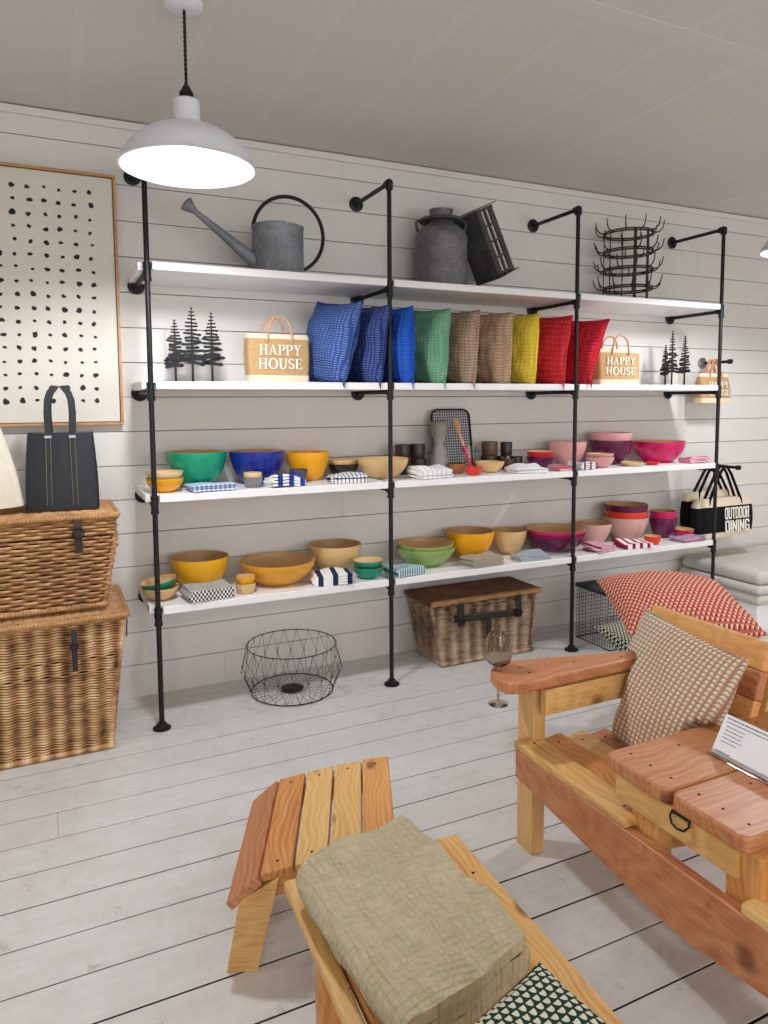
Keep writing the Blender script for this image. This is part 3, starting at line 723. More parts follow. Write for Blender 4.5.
def happy_tote(x, y, z, w, h, d, label, rot=0, hh=.085, lean=0):
    T = thing('tote_bag', label, 'bag', (x, y, z), (R(lean), 0, rot), 'jute shopping totes')
    bm = bmesh.new(); loft(bm, w*.97, d, w, d*.9, h*.13, h*.9, bulge=.006); mk('bag_body', bm, M_jute, T, smooth=50)
    bm = bmesh.new(); loft(bm, w*.985, d+.004, w*.985, d+.006, .0008, h*.15); mk('bottom_band', bm, M_canvas, T, smooth=50)
    bm = bmesh.new(); loft(bm, w+.004, d*.9+.004, w*.985, d*.86, h*.9, h, n=2); mk('top_band', bm, M_canvas, T, smooth=50)
    for s in (-1, 1):
        bm = bmesh.new(); yy = s*d*.42; ww = w*.2
        pts = [(-ww, yy, h*.84), (-ww*.98, yy, h*.98), (-ww*.8, yy+s*.0, h+hh*.6), (-ww*.4, yy*.9, h+hh*.95), (0, yy*.85, h+hh), (ww*.4, yy*.9, h+hh*.95), (ww*.8, yy, h+hh*.6), (ww*.98, yy, h*.98), (ww, yy, h*.84)]
        tube(bm, [(p[0], p[1]+(s*.012 if i in (0, 8) else 0)*0+s*.008, p[2]) for i, p in enumerate(pts)], .0055, 8); mk('handle', bm, M_lea, T, smooth=60)
    bm = text_bm([('HAPPY', .95), ('HOUSE', 1.0)], serif, w*.73, h*.5, .3); mk('lettering', bm, M_ink, T, (.0, -d/2-.005, h*.53))
    return T
happy_tote(.632, -.27, Z2, .32, .238, .1, 'jute tote reading HAPPY HOUSE between the left metal trees and the denim cushion', R(3))
happy_tote(2.842, -.27, Z2, .34, .222, .1, 'jute tote reading HAPPY HOUSE standing beside the crimson cushion', R(0))

# ------------------------------------------------------------------ metal trees
def fir(h, w, seed, stem=.27):
    rg = random.Random(seed); bm = bmesh.new()
    prism(bm, [(-.006, 0), (.006, 0), (.004, h*.6), (.0015, h), (-.0015, h), (-.004, h*.6)], -.0025, .0025, bev=0, M=MX)
    n = int(14+h*8)
    for k in range(n):
        t = k/(n-1); z = h*(stem+(1-stem)*t*.97); L = w/2*(1-t)**.8*(rg.uniform(.62, 1.05))+.006
        for s in (-1, 1):
            l = L*rg.uniform(.75, 1.08); dr = rg.uniform(-.006, .012)*(1-t)
            th = .0058*(1-t)+.0036
            pts = [(0, z+th), (s*l*.45, z-dr+th*.9), (s*l*.8, z-dr*1.4+th*1.2), (s*l, z-dr*1.2), (s*l*.8, z-dr*1.9-th*.5), (s*l*.5, z-dr-th*.7), (0, z-th)]
            if s < 0: pts = pts[::-1]
            prism(bm, pts, -.002, .002, bev=0, M=MX)
    return bm
def trees(x, y, label, spec):
    T = thing('tree_ornament', label, 'ornament', (x, y, Z2), group='black metal tree ornaments')
    xs = [s[0] for s in spec]
    bm = bmesh.new(); bx(bm, ((min(xs)+max(xs))/2, 0, .002), (max(xs)-min(xs)+.05, .04, .004), bev=.001); mk('stand', bm, M_black, T)
    for i, (dx, h, w, sd, yy) in enumerate(spec): mk('fir_tree', fir(h, w, sd), M_black, T, (dx, yy, .003))
trees(.228, -.2, 'three flat black metal fir trees near the left end of the cushion shelf', [(-.08, .3, .13, 1, .008), (0, .362, .15, 2, 0), (.093, .34, .15, 3, -.008)])
trees(3.41, -.2, 'flat black metal fir trees near the right end of the cushion shelf', [(-.05, .27, .11, 4, .01), (.0, .365, .13, 5, 0), (.108, .335, .13, 6, -.008)])

# ------------------------------------------------------------------ top shelf
wc = thing('watering_can', 'galvanised watering can with long spout and hoop handle on the top shelf', 'watering can', (.666, -.21, Z1))
bm = bmesh.new(); lathe(bm, [(0, 0), (.128, 0), (.133, .006), (.129, .012), (.129, .24), (.133, .247), (.133, .253), (.125, .253), (.125, .02), (0, .018)], 48); mk('can_body', bm, M_galv, wc, smooth=40)
bm = bmesh.new()
pts = [(.129*math.cos(R(a)), .129*math.sin(R(a)), .252) for a in range(90, 271, 12)]
f_ = bm.faces.new([bm.verts.new(p) for p in pts]); r_ = bmesh.ops.extrude_face_region(bm, geom=[f_]); bmesh.ops.translate(bm, vec=(0, 0, .006), verts=[v for v in r_['geom'] if isinstance(v, bmesh.types.BMVert)]); bmesh.ops.recalc_face_normals(bm, faces=bm.faces)
mk('half_lid', bm, M_galv, wc)
bm = bmesh.new(); tube(bm, [(-.1, 0, .06), (-.17, 0, .116), (-.3, 0, .212), (-.41, 0, .292)], [.036, .03, .02, .013], 20); sp_ = mk('spout', bm, M_galv, wc, smooth=50)
bm = bmesh.new(); lathe(bm, [(0, 0), (.014, 0), (.018, .01), (.036, .05), (.037, .054), (.02, .062), (0, .064)], 24); mk('rose', bm, M_galv, sp_, (-.408, 0, .29), (0, R(-52), 0), smooth=40)
bm = bmesh.new(); tube(bm, [(.058+.185*math.cos(R(a)), 0, .225+.187*math.sin(R(a))) for a in range(172, -70, -6)], .0095, 10); mk('handle', bm, M_black, wc, smooth=60)
mc = thing('milk_can', 'dark galvanised milk churn on the top shelf', 'milk can', (1.617, -.2, Z1))
pr = [(0, 0), (.146, 0), (.149, .01)]
for k in range(12):
    z = .02+k*.022; pr += [(.147, z), (.149, z+.008), (.147, z+.016)]
pr += [(.147, .292), (.142, .306), (.12, .332), (.098, .352), (.074, .366), (.068, .38), (.064, .43), (.068, .442), (.058, .442), (.056, .38), (0, .37)]
bm = bmesh.new(); lathe(bm, pr, 44); mk('can_body', bm, M_galvd, mc, smooth=50)
bm = bmesh.new(); lathe(bm, [(.06, .374), (.122, .376), (.126, .383), (.122, .39), (.06, .39)], 36); mk('collar', bm, M_galvk, mc, smooth=50)
for s in (-1, 1):
    bm = bmesh.new(); tube(bm, [(s*.09, 0, .383), (s*.132, 0, .383), (s*.14, 0, .372), (s*.138, 0, .345), (s*.128, 0, .32)], .0085, 8); mk('handle', bm, M_galvk, mc, (0, 0, 0), (0, 0, R(-20)), smooth=60)
M_pale = plain('pale metal', (196, 196, 192), .45, .1)
cr = thing('metal_feeder', 'blackened slotted metal box tilted against the milk churn', 'metal box', (1.99, -.2, Z1+.004), (0, R(-25), 0))
A = R(20); ca, sa = math.cos(A), math.sin(A)
def loc2(p, q, z): return (p*ca-q*sa, p*sa+q*ca, z)
w1, d1, H1 = .165, .165, .385
bm = bmesh.new()
bx(bm, loc2(-w1/2, 0, H1/2+.015), (.004, d1, H1), (0, 0, A), bev=0)                       # left side, solid
bx(bm, loc2(w1/2, 0, H1/2+.015), (.004, d1, H1), (0, 0, A), bev=0)
mk('side_panel', bm, M_galvk, cr)
bm = bmesh.new()
for p, w in ((-.06, .044), (.002, .018), (.062, .042)): bx(bm, loc2(p, -d1/2, H1/2+.015), (w, .004, H1), (0, 0, A), bev=0)
for z in (.03, .12, .21, .3, .39): bx(bm, loc2(0, -d1/2-.002, z), (w1, .005, .012), (0, 0, A), bev=0)
mk('slotted_panel', bm, M_galvk, cr)
bm = bmesh.new()
for p, w in ((-.06, .03), (.06, .03)): bx(bm, loc2(p, d1/2, H1/2+.015), (w, .004, H1), (0, 0, A), bev=0)
mk('back_frame', bm, M_galvk, cr)
bm = bmesh.new()
for p in (-.022, .026): bx(bm, loc2(p, -d1/2+.006, H1/2+.015), (.02, .004, H1-.03), (0, 0, A), bev=0)
mk('pale_slat', bm, M_pale, cr)['label'] = 'pale metal slat'
for z in (.012, .406):
    bm = bmesh.new(); bx(bm, (0, 0, z), (w1+.045, d1+.045, .006), (0, 0, A), bev=.002); mk('end_plate', bm, M_galvk, cr)
cr.location.z = Z1+.088
rk = thing('bottle_rack', 'tiered iron bottle drying rack on the top shelf right bay', 'bottle rack', (2.985, -.215, Z1))
M_rust = plain('rusty iron', (62, 54, 48), .7, .4, var=.15)
pb = bmesh.new(); tube(pb, [(.152, 0, 0), (.182, 0, .004), (.204, 0, .026), (.214, 0, .072)], [.0045, .0045, .004, .003], 6)
pm = None
for z in (.09, .205, .32, .435):
    bm = bmesh.new()
    for zz in (-.006, .006): tube(bm, circ((0, 0, zz), .152, 36), .005, 8, closed=True)
    rg = mk('ring', bm, M_rust, rk, (0, 0, z), smooth=60)
    for k in range(11):
        if pm is None:
            o = mk('prong', pb, M_rust, rg, smooth=60); pm = o.data
        else:
            o = bpy.data.objects.new('prong', pm); link(o, rg)
        o.rotation_euler = (0, 0, 2*PI*k/11+z)
for a, wd in ((-118, .02), (-84, .02), (60, .007), (130, .007), (-10, .007), (180, .007)):
    bm = bmesh.new(); bx(bm, (0, 0, .22), (wd, .005, .44), bev=.001); mk('post', bm, M_rust, rk, (.15*math.cos(R(a)), .15*math.sin(R(a)), 0), (0, 0, R(a+90)))

# ------------------------------------------------------------------ hooks and hanging bags at the right
def peg(x, z, L, label, tee):
    T = thing('wall_peg', label, 'wall hook', (x, 0, z), group='pipe wall hooks')
    mk('flange', flange_bm(), M_steel if not tee else M_iron, T, (0, -.001, 0), (R(90), 0, 0), smooth=40)
    bm = bmesh.new(); tube(bm, [(0, -.005, 0), (0, -L, 0)], PR*.9, 12); tube(bm, [(0, -L+.004, 0), (0, -L-.02, 0)], .017, 12); mk('pipe', bm, M_iron, T, smooth=40)
peg(3.921, 1.775, .23, 'short black pipe hook with a pale flange beside the top right cushion shelf end', False)
peg(3.93, 1.035, .32, 'black pipe hook holding the black dining totes beside the lower shelves', True)
def hung(T, hz, d, mat, w=.15, yy=None):
    for s in (-1, 1):
        bm = bmesh.new(); y = s*d*.46 if yy is None else yy[0 if s < 0 else 1]
        strap(bm, [(-w, y, hz[0]*.86), (-w*.96, y, hz[0]), (-w*.35, y*.8, hz[0]+(hz[1]-hz[0])*.75), (-.008, y*.7, hz[1]), (.008, y*.7, hz[1]), (w*.35, y*.8, hz[0]+(hz[1]-hz[0])*.75), (w*.96, y, hz[0]), (w, y, hz[0]*.86)], .024, .003, (0, 1, 0)); mk('handle', bm, mat, T, smooth=60)
T = thing('tote_bag', 'jute tote reading HAPPY HOUSE hanging from the pale flanged hook behind the right pipe', 'bag', (3.865, -.145, 1.487), group='jute shopping totes')
bm = bmesh.new(); loft(bm, .29, .09, .275, .05, .03, .185, bulge=.01); mk('bag_body', bm, M_jute, T, smooth=50)
bm = bmesh.new(); loft(bm, .296, .096, .294, .094, 0, .034); mk('bottom_band', bm, M_canvas, T, smooth=50)
bm = bmesh.new(); loft(bm, .28, .056, .262, .03, .183, .208, n=2); mk('top_band', bm, M_canvas, T, smooth=50)
hung(T, (.2, .306), .05, M_lea, .06)
bm = text_bm([('HAPPY', .95), ('HOUSE', 1.0)], serif, .2, .1, .3); mk('lettering', bm, M_ink, T, (.012, -.05, .1), (R(-7), 0, 0))
def od_tote(x, y, z, label, rot, hz, txt=True):
    T = thing('tote_bag', label, 'bag', (x, y, z), (0, 0, rot), group='black dining totes')
    bm = bmesh.new(); loft(bm, .54, .085, .56, .06, .03, .215, bulge=.01); mk('bag_body', bm, M_blk, T, smooth=50)
    bm = bmesh.new(); loft(bm, .52, .09, .545, .088, 0, .032); mk('bottom_band', bm, M_canvas, T, smooth=50)
    bm = bmesh.new(); loft(bm, .565, .066, .54, .04, .213, .268, n=2); mk('top_band', bm, M_canvas, T, smooth=50)
    hung(T, (.26, hz), .05, M_blk, .16)
    bm = text_bm([('OUTDOOR', 1.0), ('DINING', 1.0)], block, .25, .172, .12); mk('lettering', bm, M_ink, T, (.095, -.053, .118), (R(-4), 0, 0))
od_tote(3.862, -.262, .552, 'front black tote with cream bands reading OUTDOOR DINING on the lower pipe hook', 0, .498)
od_tote(3.87, -.155, .59, 'rear black tote with cream bands tucked behind the front dining tote', R(3), .45)

# ------------------------------------------------------------------ wall art
art = thing('framed_picture', 'large framed canvas with rows of black brush dots on the left wall', 'picture', (0, 0, 0))
ax0, ax1, az0, az1 = -1.12, -.083, 1.403, 2.592
t = NT('artist canvas'); o_ = t.obj(); t.col(t.mix(t.noise(o_, 5, 4), lin((222, 219, 210)), lin((208, 205, 196)))); t.set(Roughness=.9); t.bump(t.noise(o_, 300, 1), .3, .002); M_art = t.m
M_inkb = plain('black ink', (22, 20, 20), .7, var=.1)
bm = bmesh.new(); bx(bm, ((ax0+ax1)/2, -.022, (az0+az1)/2), (ax1-ax0-.03, .022, az1-az0-.03), bev=.002, mi=0)
rg = random.Random(11)
def dot(bm, x, z, r):
    k = rg.randint(8, 11); a0 = rg.random()*6; sq = rg.uniform(.7, 1.1)
    vs = []
    for i in range(k):
        a = a0-2*PI*i/k; q = r*rg.uniform(.7, 1.2); vs.append(bm.verts.new((x+q*math.cos(a), -.0336, z+q*sq*math.sin(a))))
    f = bm.faces.new(vs); f.normal_update()
    if f.normal.y > 0: f.normal_flip()
    f.material_index = 1
for i in range(14):
    for j in range(17):
        x = -.2-i*.0652+rg.uniform(-.005, .005); z = 2.501-j*.0614+rg.uniform(-.005, .005)
        if x > ax0+.05: dot(bm, x, z, rg.choice((.009, .010, .011, .012, .014)))
mk('canvas', bm, [M_art, M_inkb], art)
for nm, l, s in (('h', (az0+.006), 0), ('h', (az1-.006), 0), ('v', (ax0+.006), 1), ('v', (ax1-.006), 1)):
    bm = bmesh.new(); L = (ax1-ax0) if s == 0 else (az1-az0-.024)
    bx(bm, (0, 0, 0), (L, .044, .012), bev=.001)
    mk('frame_bar', bm, M_frame, art, ((ax0+ax1)/2, -.0225, l) if s == 0 else (l, -.0225, (az0+az1)/2), (0, 0, 0) if s == 0 else (0, R(90), 0))

# ------------------------------------------------------------------ wicker hampers
def wicker(name, c1, c2, c3, rib=None):
    t = NT(name); o = t.obj(); x, y, z = t.xyz(o)
    f = t.noise(t.comb(t.math('MULTIPLY', x, 14.0), t.math('MULTIPLY', y, 14.0), t.math('MULTIPLY', z, 60.0)), 1, 4, .7)
    g = t.noise(o, 5, 4)
    v = t.math('ADD', t.math('MULTIPLY', f, .6), t.math('MULTIPLY', g, .45))
    if rib: v = t.math('ADD', v, t.math('MULTIPLY', t.math('COSINE', t.math('MULTIPLY', t.math('SUBTRACT', x, rib[0]), 2*PI/rib[1])), .12))
    t.col(t.ramp(v, [(.3, lin(c3)), (.52, lin(c2)), (.75, lin(c1))])); t.set(Roughness=.6); t.bump(f, .2, .003); return t.m
M_wk1 = wicker('honey wicker', (224, 186, 138), (172, 126, 82), (92, 58, 36))
M_wk1b = wicker('banded honey wicker', (232, 206, 164), (186, 138, 88), (84, 52, 30), (-1.16, .0666)); M_wk3b = wicker('banded weathered wicker', (204, 182, 160), (158, 132, 108), (84, 62, 48), (1.55, .082))
M_wk2 = wicker('golden wicker', (212, 172, 120), (176, 130, 82), (120, 80, 48))
M_wk3 = wicker('weathered wicker', (196, 172, 148), (156, 128, 104), (90, 68, 54))
M_wk3t = wicker('brown wicker', (130, 92, 62), (100, 66, 44), (60, 38, 26))
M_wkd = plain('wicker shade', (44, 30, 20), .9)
M_leath = plain('old black leather', (38, 30, 30), .6, var=.12)
def weave(bm, P0, U, V, N, W0, nst, nrow, r, amp, flat=1.0, pair=1, mi=0, taper=None):
    """wavy withies woven round stakes: origin P0, along unit U (length fn of v), up V*height, outward N"""
    P0, U, V, N = map(Vector, (P0, U, V, N)); sub = 4; zone = random.randint(0, 1)
    for j in range(nrow):
        v = (j+.5)/nrow; a, b = taper(v) if taper else (0, W0)
        pts = []; n = nst*sub
        for i in range(n+1):
            s = i/sub; ph = (j//pair) % 2 if (pair < 9 or v < .16 or .62 < v < .72 or v > .93) else 0
            d = amp*math.cos(PI*(s+ph))
            pts.append(P0+U*(a+(b-a)*i/n)+V*v+N*d)
        tube(bm, pts, r*random.uniform(.85, 1.1), 5, mi=mi)
def rope_edge(bm, pts, r, pitch=.012, mi=0, closed=False):
    out = []; rs = []
    P_ = [Vector(p) for p in pts]
    if closed: P_.append(P_[0])
    for a, b in zip(P_, P_[1:]):
        n = max(2, int((b-a).length/pitch*4))
        for i in range(n): out.append(a+(b-a)*i/n); rs.append(r*(1.0+.16*math.cos(PI/2*len(out))))
    if not closed: out.append(P_[-1]); rs.append(r)
    tube(bm, out, rs, 8, mi=mi, closed=closed)
def hamper(nm, label, x0b, x1b, x0t, x1t, yfb, yft, ybb, ybt, h, lid_h, mats, nst, nrow, r, amp, pair, loc, over=.012, side_st=None, lidover=.02, group='wicker hampers'):
    T = thing('wicker_hamper', label, 'hamper', loc, group=group)
    mw, ml = mats
    bh = h-lid_h
    bm = bmesh.new()
    vb = [(x0b+.01, yfb+.01, .012), (x1b-.01, yfb+.01, .012), (x1b-.01, ybb-.01, .012), (x0b+.01, ybb-.01, .012)]
    vt = [(x0t+.01, yft+.01, bh), (x1t-.01, yft+.01, bh), (x1t-.01, ybt-.01, bh), (x0t+.01, ybt-.01, bh)]
    B_ = [bm.verts.new(v) for v in vb]; T_ = [bm.verts.new(v) for v in vt]
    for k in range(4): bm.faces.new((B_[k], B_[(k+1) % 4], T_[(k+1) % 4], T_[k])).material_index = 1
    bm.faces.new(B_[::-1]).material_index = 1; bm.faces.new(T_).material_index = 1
    W = x1b-x0b
    V = Vector((0, yft-yfb, bh-.02))
    weave(bm, (0, yfb, .015), (1, 0, 0), V, (0, -1, 0), W, nst, nrow, r, amp, pair=pair, taper=lambda v: (x0b+(x0t-x0b)*v, x1b+(x1t-x1b)*v))
    D = ybb-yfb; ss = side_st or max(4, int(nst*D/W))
    for xb, xt, nx in ((x1b, x1t, 1), (x0b, x0t, -1)):
        weave(bm, (xb, 0, .015), (0, 1, 0), Vector((xt-xb, 0, bh-.02)), (nx, 0, 0), D, ss, nrow, r, amp, pair=pair, taper=lambda v: (yfb+(yft-yfb)*v, ybb+(ybt-ybb)*v))
    # corner stakes and foot border
    for cb, ct in (((x0b, yfb), (x0t, yft)), ((x1b, yfb), (x1t, yft)), ((x1b, ybb), (x1t, ybt)), ((x0b, ybb), (x0t, ybt))):
        rope_edge(bm, [(cb[0], cb[1], .012), (ct[0], ct[1], bh)], .011, .02)
    rope_edge(bm, [(x0b, yfb-.004, .014), (x1b+.004, yfb-.004, .014), (x1b+.004, ybb, .014), (x0b, ybb, .014)], .013, .014, closed=True)
    # lighter stakes showing through
    mk('woven_body', bm, [mw, M_wkd], T, smooth=70)
    # lid: woven top with rolled border and a skirt
    bm = bmesh.new(); lo = lidover
    X0, X1, Y0, Y1 = x0t-lo, x1t+lo, yft-lo, ybt+.004
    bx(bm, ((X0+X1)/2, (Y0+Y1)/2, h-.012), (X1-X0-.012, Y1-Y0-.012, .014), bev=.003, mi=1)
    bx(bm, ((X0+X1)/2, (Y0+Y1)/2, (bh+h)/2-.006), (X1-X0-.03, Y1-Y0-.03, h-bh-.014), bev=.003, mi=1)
    nl = max(2, int((h-bh-.02)/(2.0*r)))
    weave(bm, (X0+.01, Y0+.008, bh), (1, 0, 0), Vector((0, 0, h-bh-.02)), (0, -1, 0), X1-X0-.02, nst, nl, r, amp*.7)
    weave(bm, (X1-.008, Y0+.01, bh), (0, 1, 0), Vector((0, 0, h-bh-.02)), (1, 0, 0), Y1-Y0-.02, ss, nl, r, amp*.7)
    weave(bm, (X0+.008, Y0+.01, bh), (0, 1, 0), Vector((0, 0, h-bh-.02)), (-1, 0, 0), Y1-Y0-.02, ss, nl, r, amp*.7)
    weave(bm, (X0+.01, Y0+.01, h-.004), (1, 0, 0), Vector((0, Y1-Y0-.02, 0)), (0, 0, 1), X1-X0-.02, nst, max(8, int((Y1-Y0)/.013)), .006, .0035)
    rope_edge(bm, [(X0, Y0, h-.01), (X1, Y0, h-.01), (X1, Y1, h-.01), (X0, Y1, h-.01)], .0135, .014, closed=True)
    mk('woven_lid', bm, [ml, M_wkd], T, smooth=70)
    return T
def hasp(T, x, y, z0, z1, w=.022, slant=0):
    bm = bmesh.new(); strap(bm, [(x, y-.012, z1), (x, y-.02, z1-.02), (x, y-.02, (z0+z1)/2), (x, y-.016, z0)], w, .005, (1, 0, 0)); s = mk('strap', bm, M_leath, T, smooth=40)
    bm = bmesh.new(); tube(bm, circ((x, y-.025, z0+.6*(z1-z0)), w*.72, 14, 'xz'), .003, 6, closed=True); mk('buckle', bm, M_wire, s, smooth=60)
# big hamper standing on the floor at the left
Hb = hamper('big', 'large honey wicker hamper on the floor, bottom of the two stacked at left', -1.16, -.228, -1.2, -.162, -.525, -.54, -.05, -.04, .605, .03, (M_wk1b, M_wk2), 28, 48, .0046, .0062, 10, (0, 0, 0), lidover=.016)
hasp(Hb, -.36, -.55, .38, .56); hasp(Hb, -.95, -.55, .38, .56)
bm = bmesh.new(); strap(bm, [(-.135, -.3, .585), (-.125, -.3, .5), (-.13, -.3, .42)], .022, .004, (0, 1, 0)); mk('strap', bm, M_leath, Hb)
Hu = hamper('upper', 'flared honey wicker hamper with deep lid, stacked on the larger hamper', -1.1, -.232, -1.15, -.175, -.475, -.485, -.06, -.05, .415, .092, (M_wk1, M_wk2), 18, 20, .0068, .0098, 1, (0, 0, .618), lidover=.008)
hasp(Hu, -.325, -.492, .255, .395, .03); hasp(Hu, -.95, -.492, .255, .395, .03)
bm = bmesh.new(); tube(bm, [(-.2, -.32, .24), (-.165, -.31, .245), (-.155, -.28, .235), (-.165, -.25, .245), (-.2, -.24, .24)], .007, 8); mk('side_handle', bm, M_wk1, Hu, smooth=60)
# dark weathered hamper under the shelf
Hd = hamper('dark', 'weathered brown wicker hamper with black leather strap under the lowest shelf', 1.55, 2.165, 1.485, 2.2, -.33, -.33, -.06, -.04, .385, .03, (M_wk3b, M_wk3t), 15, 32, .005, .007, 10, (0, 0, 0), lidover=.014)
bm = bmesh.new(); rope_edge(bm, [(1.468, -.356, .378), (2.218, -.356, .378)], .016, .018); mk('front_border', bm, M_wk2, Hd, smooth=70)
bm = bmesh.new(); bx(bm, (1.845, -.354, .268), (.45, .018, .04), (0, R(2), 0), bev=.004); mk('leather_bar', bm, M_leath, Hd)
for x in (1.655, 2.05):
    bm = bmesh.new(); strap(bm, [(x, -.366, .385), (x, -.368, .3), (x, -.362, .235)], .036, .006, (1, 0, 0)); s_ = mk('strap', bm, M_leath, Hd, smooth=40)
    bm = bmesh.new(); tube(bm, circ((x, -.372, .262), .022, 14, 'xz'), .004, 6, closed=True); mk('buckle', bm, M_wire, s_, smooth=60)
bm = bmesh.new(); strap(bm, [(1.848, -.362, .27), (1.848, -.362, .21), (1.848, -.35, .155)], .028, .006, (1, 0, 0)); mk('centre_strap', bm, M_leath, Hd, smooth=40)

# bags standing on the upper hamper
ZU = .618+.415+.012
bt = thing('tote_bag', 'black leather tote with pale stitching standing on the upper hamper', 'bag', (-.372, -.31, ZU), (0, 0, R(-4)))
M_blea = plain('black leather', (17, 24, 33), .5, var=.1, scale=20); M_stitch = plain('pale stitching', (150, 136, 112), .8); M_lin = plain('grey lining', (150, 152, 160), .9)
bm = bmesh.new(); rings = loft(bm, .295, .13, .262, .1, 0, .335, bulge=.008, open_top=True, n=7, rad=.012)
mk('bag_body', bm, M_blea, bt, smooth=40)
bm = bmesh.new(); loft(bm, .26, .1, .245, .088, .2, .333, rad=.01); mk('lining', bm, M_lin, bt)
for s in (-1, 1):
    bm = bmesh.new(); y = s*.055
    strap(bm, [(-.052, y*1.22, .02), (-.05, y*1.14, .2), (-.047, y*1.0, .335), (-.05, y*.9, .42), (-.047, y*.75, .475), (-.036, y*.6, .51), (-.019, y*.52, .531), (.0, y*.5, .537), (.019, y*.52, .531), (.036, y*.6, .51), (.047, y*.75, .475), (.05, y*.9, .42), (.047, y*1.0, .335), (.05, y*1.14, .2), (.052, y*1.22, .02)], .026, .005, (1, 0, 0)); h_ = mk('handle', bm, M_blea, bt, smooth=50)
    if s < 0:
        for q in (-1, 1):
            for e in (-.01, .01):
                bm = bmesh.new(); tube(bm, [(q*.052+e, -.0725, .02), (q*.05+e, -.0675, .2), (q*.0475+e, -.0595, .33)], .0009, 5); mk('stitching', bm, M_stitch, h_)
            bm = bmesh.new(); bx(bm, (q*.048, -.0615, .318), (.03, .005, .014), bev=.002); mk('buckle', bm, M_steel, h_)
M_cream = plain('cream cotton', (222, 216, 200), .9, var=.05, scale=30, spec=.1, bump=.3)
cb = thing('tote_bag', 'cream cotton bag at the left edge standing on the upper hamper', 'bag', (-.71, -.33, ZU), (0, R(-4), R(5)))
bm = bmesh.new(); loft(bm, .36, .12, .25, .05, .002, .36, bulge=.02, n=8, rad=.03); mk('bag_body', bm, M_cream, cb, (0, 0, .012), smooth=60)
for s in (-1, 1):
    bm = bmesh.new(); strap(bm, [(-.05, s*.02, .35), (-.045, s*.018, .44), (0, s*.016, .49), (.045, s*.018, .44), (.05, s*.02, .35)], .02, .003); mk('handle', bm, M_cream, cb, smooth=60)

# ------------------------------------------------------------------ wire basket on the floor
wb = thing('wire_basket', 'round dark wire basket with zigzag sides on the floor below the left shelves', 'basket', (.685, -.262, 0))
def ring(nm, z, r, rr): 
    bm = bmesh.new(); tube(bm, circ((0, 0, z), r, 48), rr, 6, closed=True); return mk(nm, bm, M_wire, wb, smooth=60)
RB, RM, RT = .213, .262, .232
ring('base_ring', .005, RB, .0027); ring('rim', .25, RT, .0024)
bm = bmesh.new()
nz = 22
for k in range(nz):
    a0, a1, am = 2*PI*k/nz, 2*PI*(k+1)/nz, 2*PI*(k+.5)/nz
    p = lambda a, r_, z: (r_*math.cos(a), r_*math.sin(a), z)
    tube(bm, [p(a0, RB, .005), p(am, RM, .125)], .001, 5); tube(bm, [p(am, RM, .125), p(a1, RB, .005)], .001, 5)
    tube(bm, [p(am, RM, .125), p(a0, RT, .25)], .001, 5); tube(bm, [p(am, RM, .125), p(a1, RT, .25)], .001, 5)
    for q in (p(am, RM, .125), p(a0, RT, .25), p(a0, RB, .006)):
        t_ = bmesh.new(); bmesh.ops.create_icosphere(t_, subdivisions=1, radius=.0045); merge(bm, t_, Matrix.Translation(q))
mk('wire_sides', bm, M_wire, wb)
bm = bmesh.new()
for k in range(30):
    a = 2*PI*k/30; tube(bm, [(.03*math.cos(a), .03*math.sin(a), .014), (RB*math.cos(a), RB*math.sin(a), .005)], .001, 5)
lathe(bm, [(0, .018), (.035, .018), (.06, .012), (.05, .01), (0, .011)], 24); mk('wire_base', bm, M_wire, wb)

# ------------------------------------------------------------------ double garden chair with a middle table
GC = thing('garden_bench', 'double cedar garden chair joined by a small middle table, at the right', 'garden chair')
def brd(nm, dim, loc, mat, rot=(0, 0, 0), bev=.004, parent=None, lab=None, seg=2):
    bm = bmesh.new(); bx(bm, (0, 0, 0), dim, bev=bev, seg=seg); o = mk(nm, bm, mat, GC if parent is None else parent, loc, rot)
    if lab: o['label'] = lab
    return o
def screws(o, pts, r=.0045):
    bm = bmesh.new()
    for p in pts: lathe(bm, [(0, .0012), (r*.7, .0012), (r, 0), (0, -.002)], 10, Matrix.Translation(p))
    mk('screw', bm, M_wire, o)
def outline_board(nm, pts, z0, z1, mat, parent, org, bev=.006, rz=0):
    bm = bmesh.new(); prism(bm, pts, z0, z1, bev=bev, seg=2); o = mk(nm, bm, mat, parent, org, (0, 0, rz)); return o
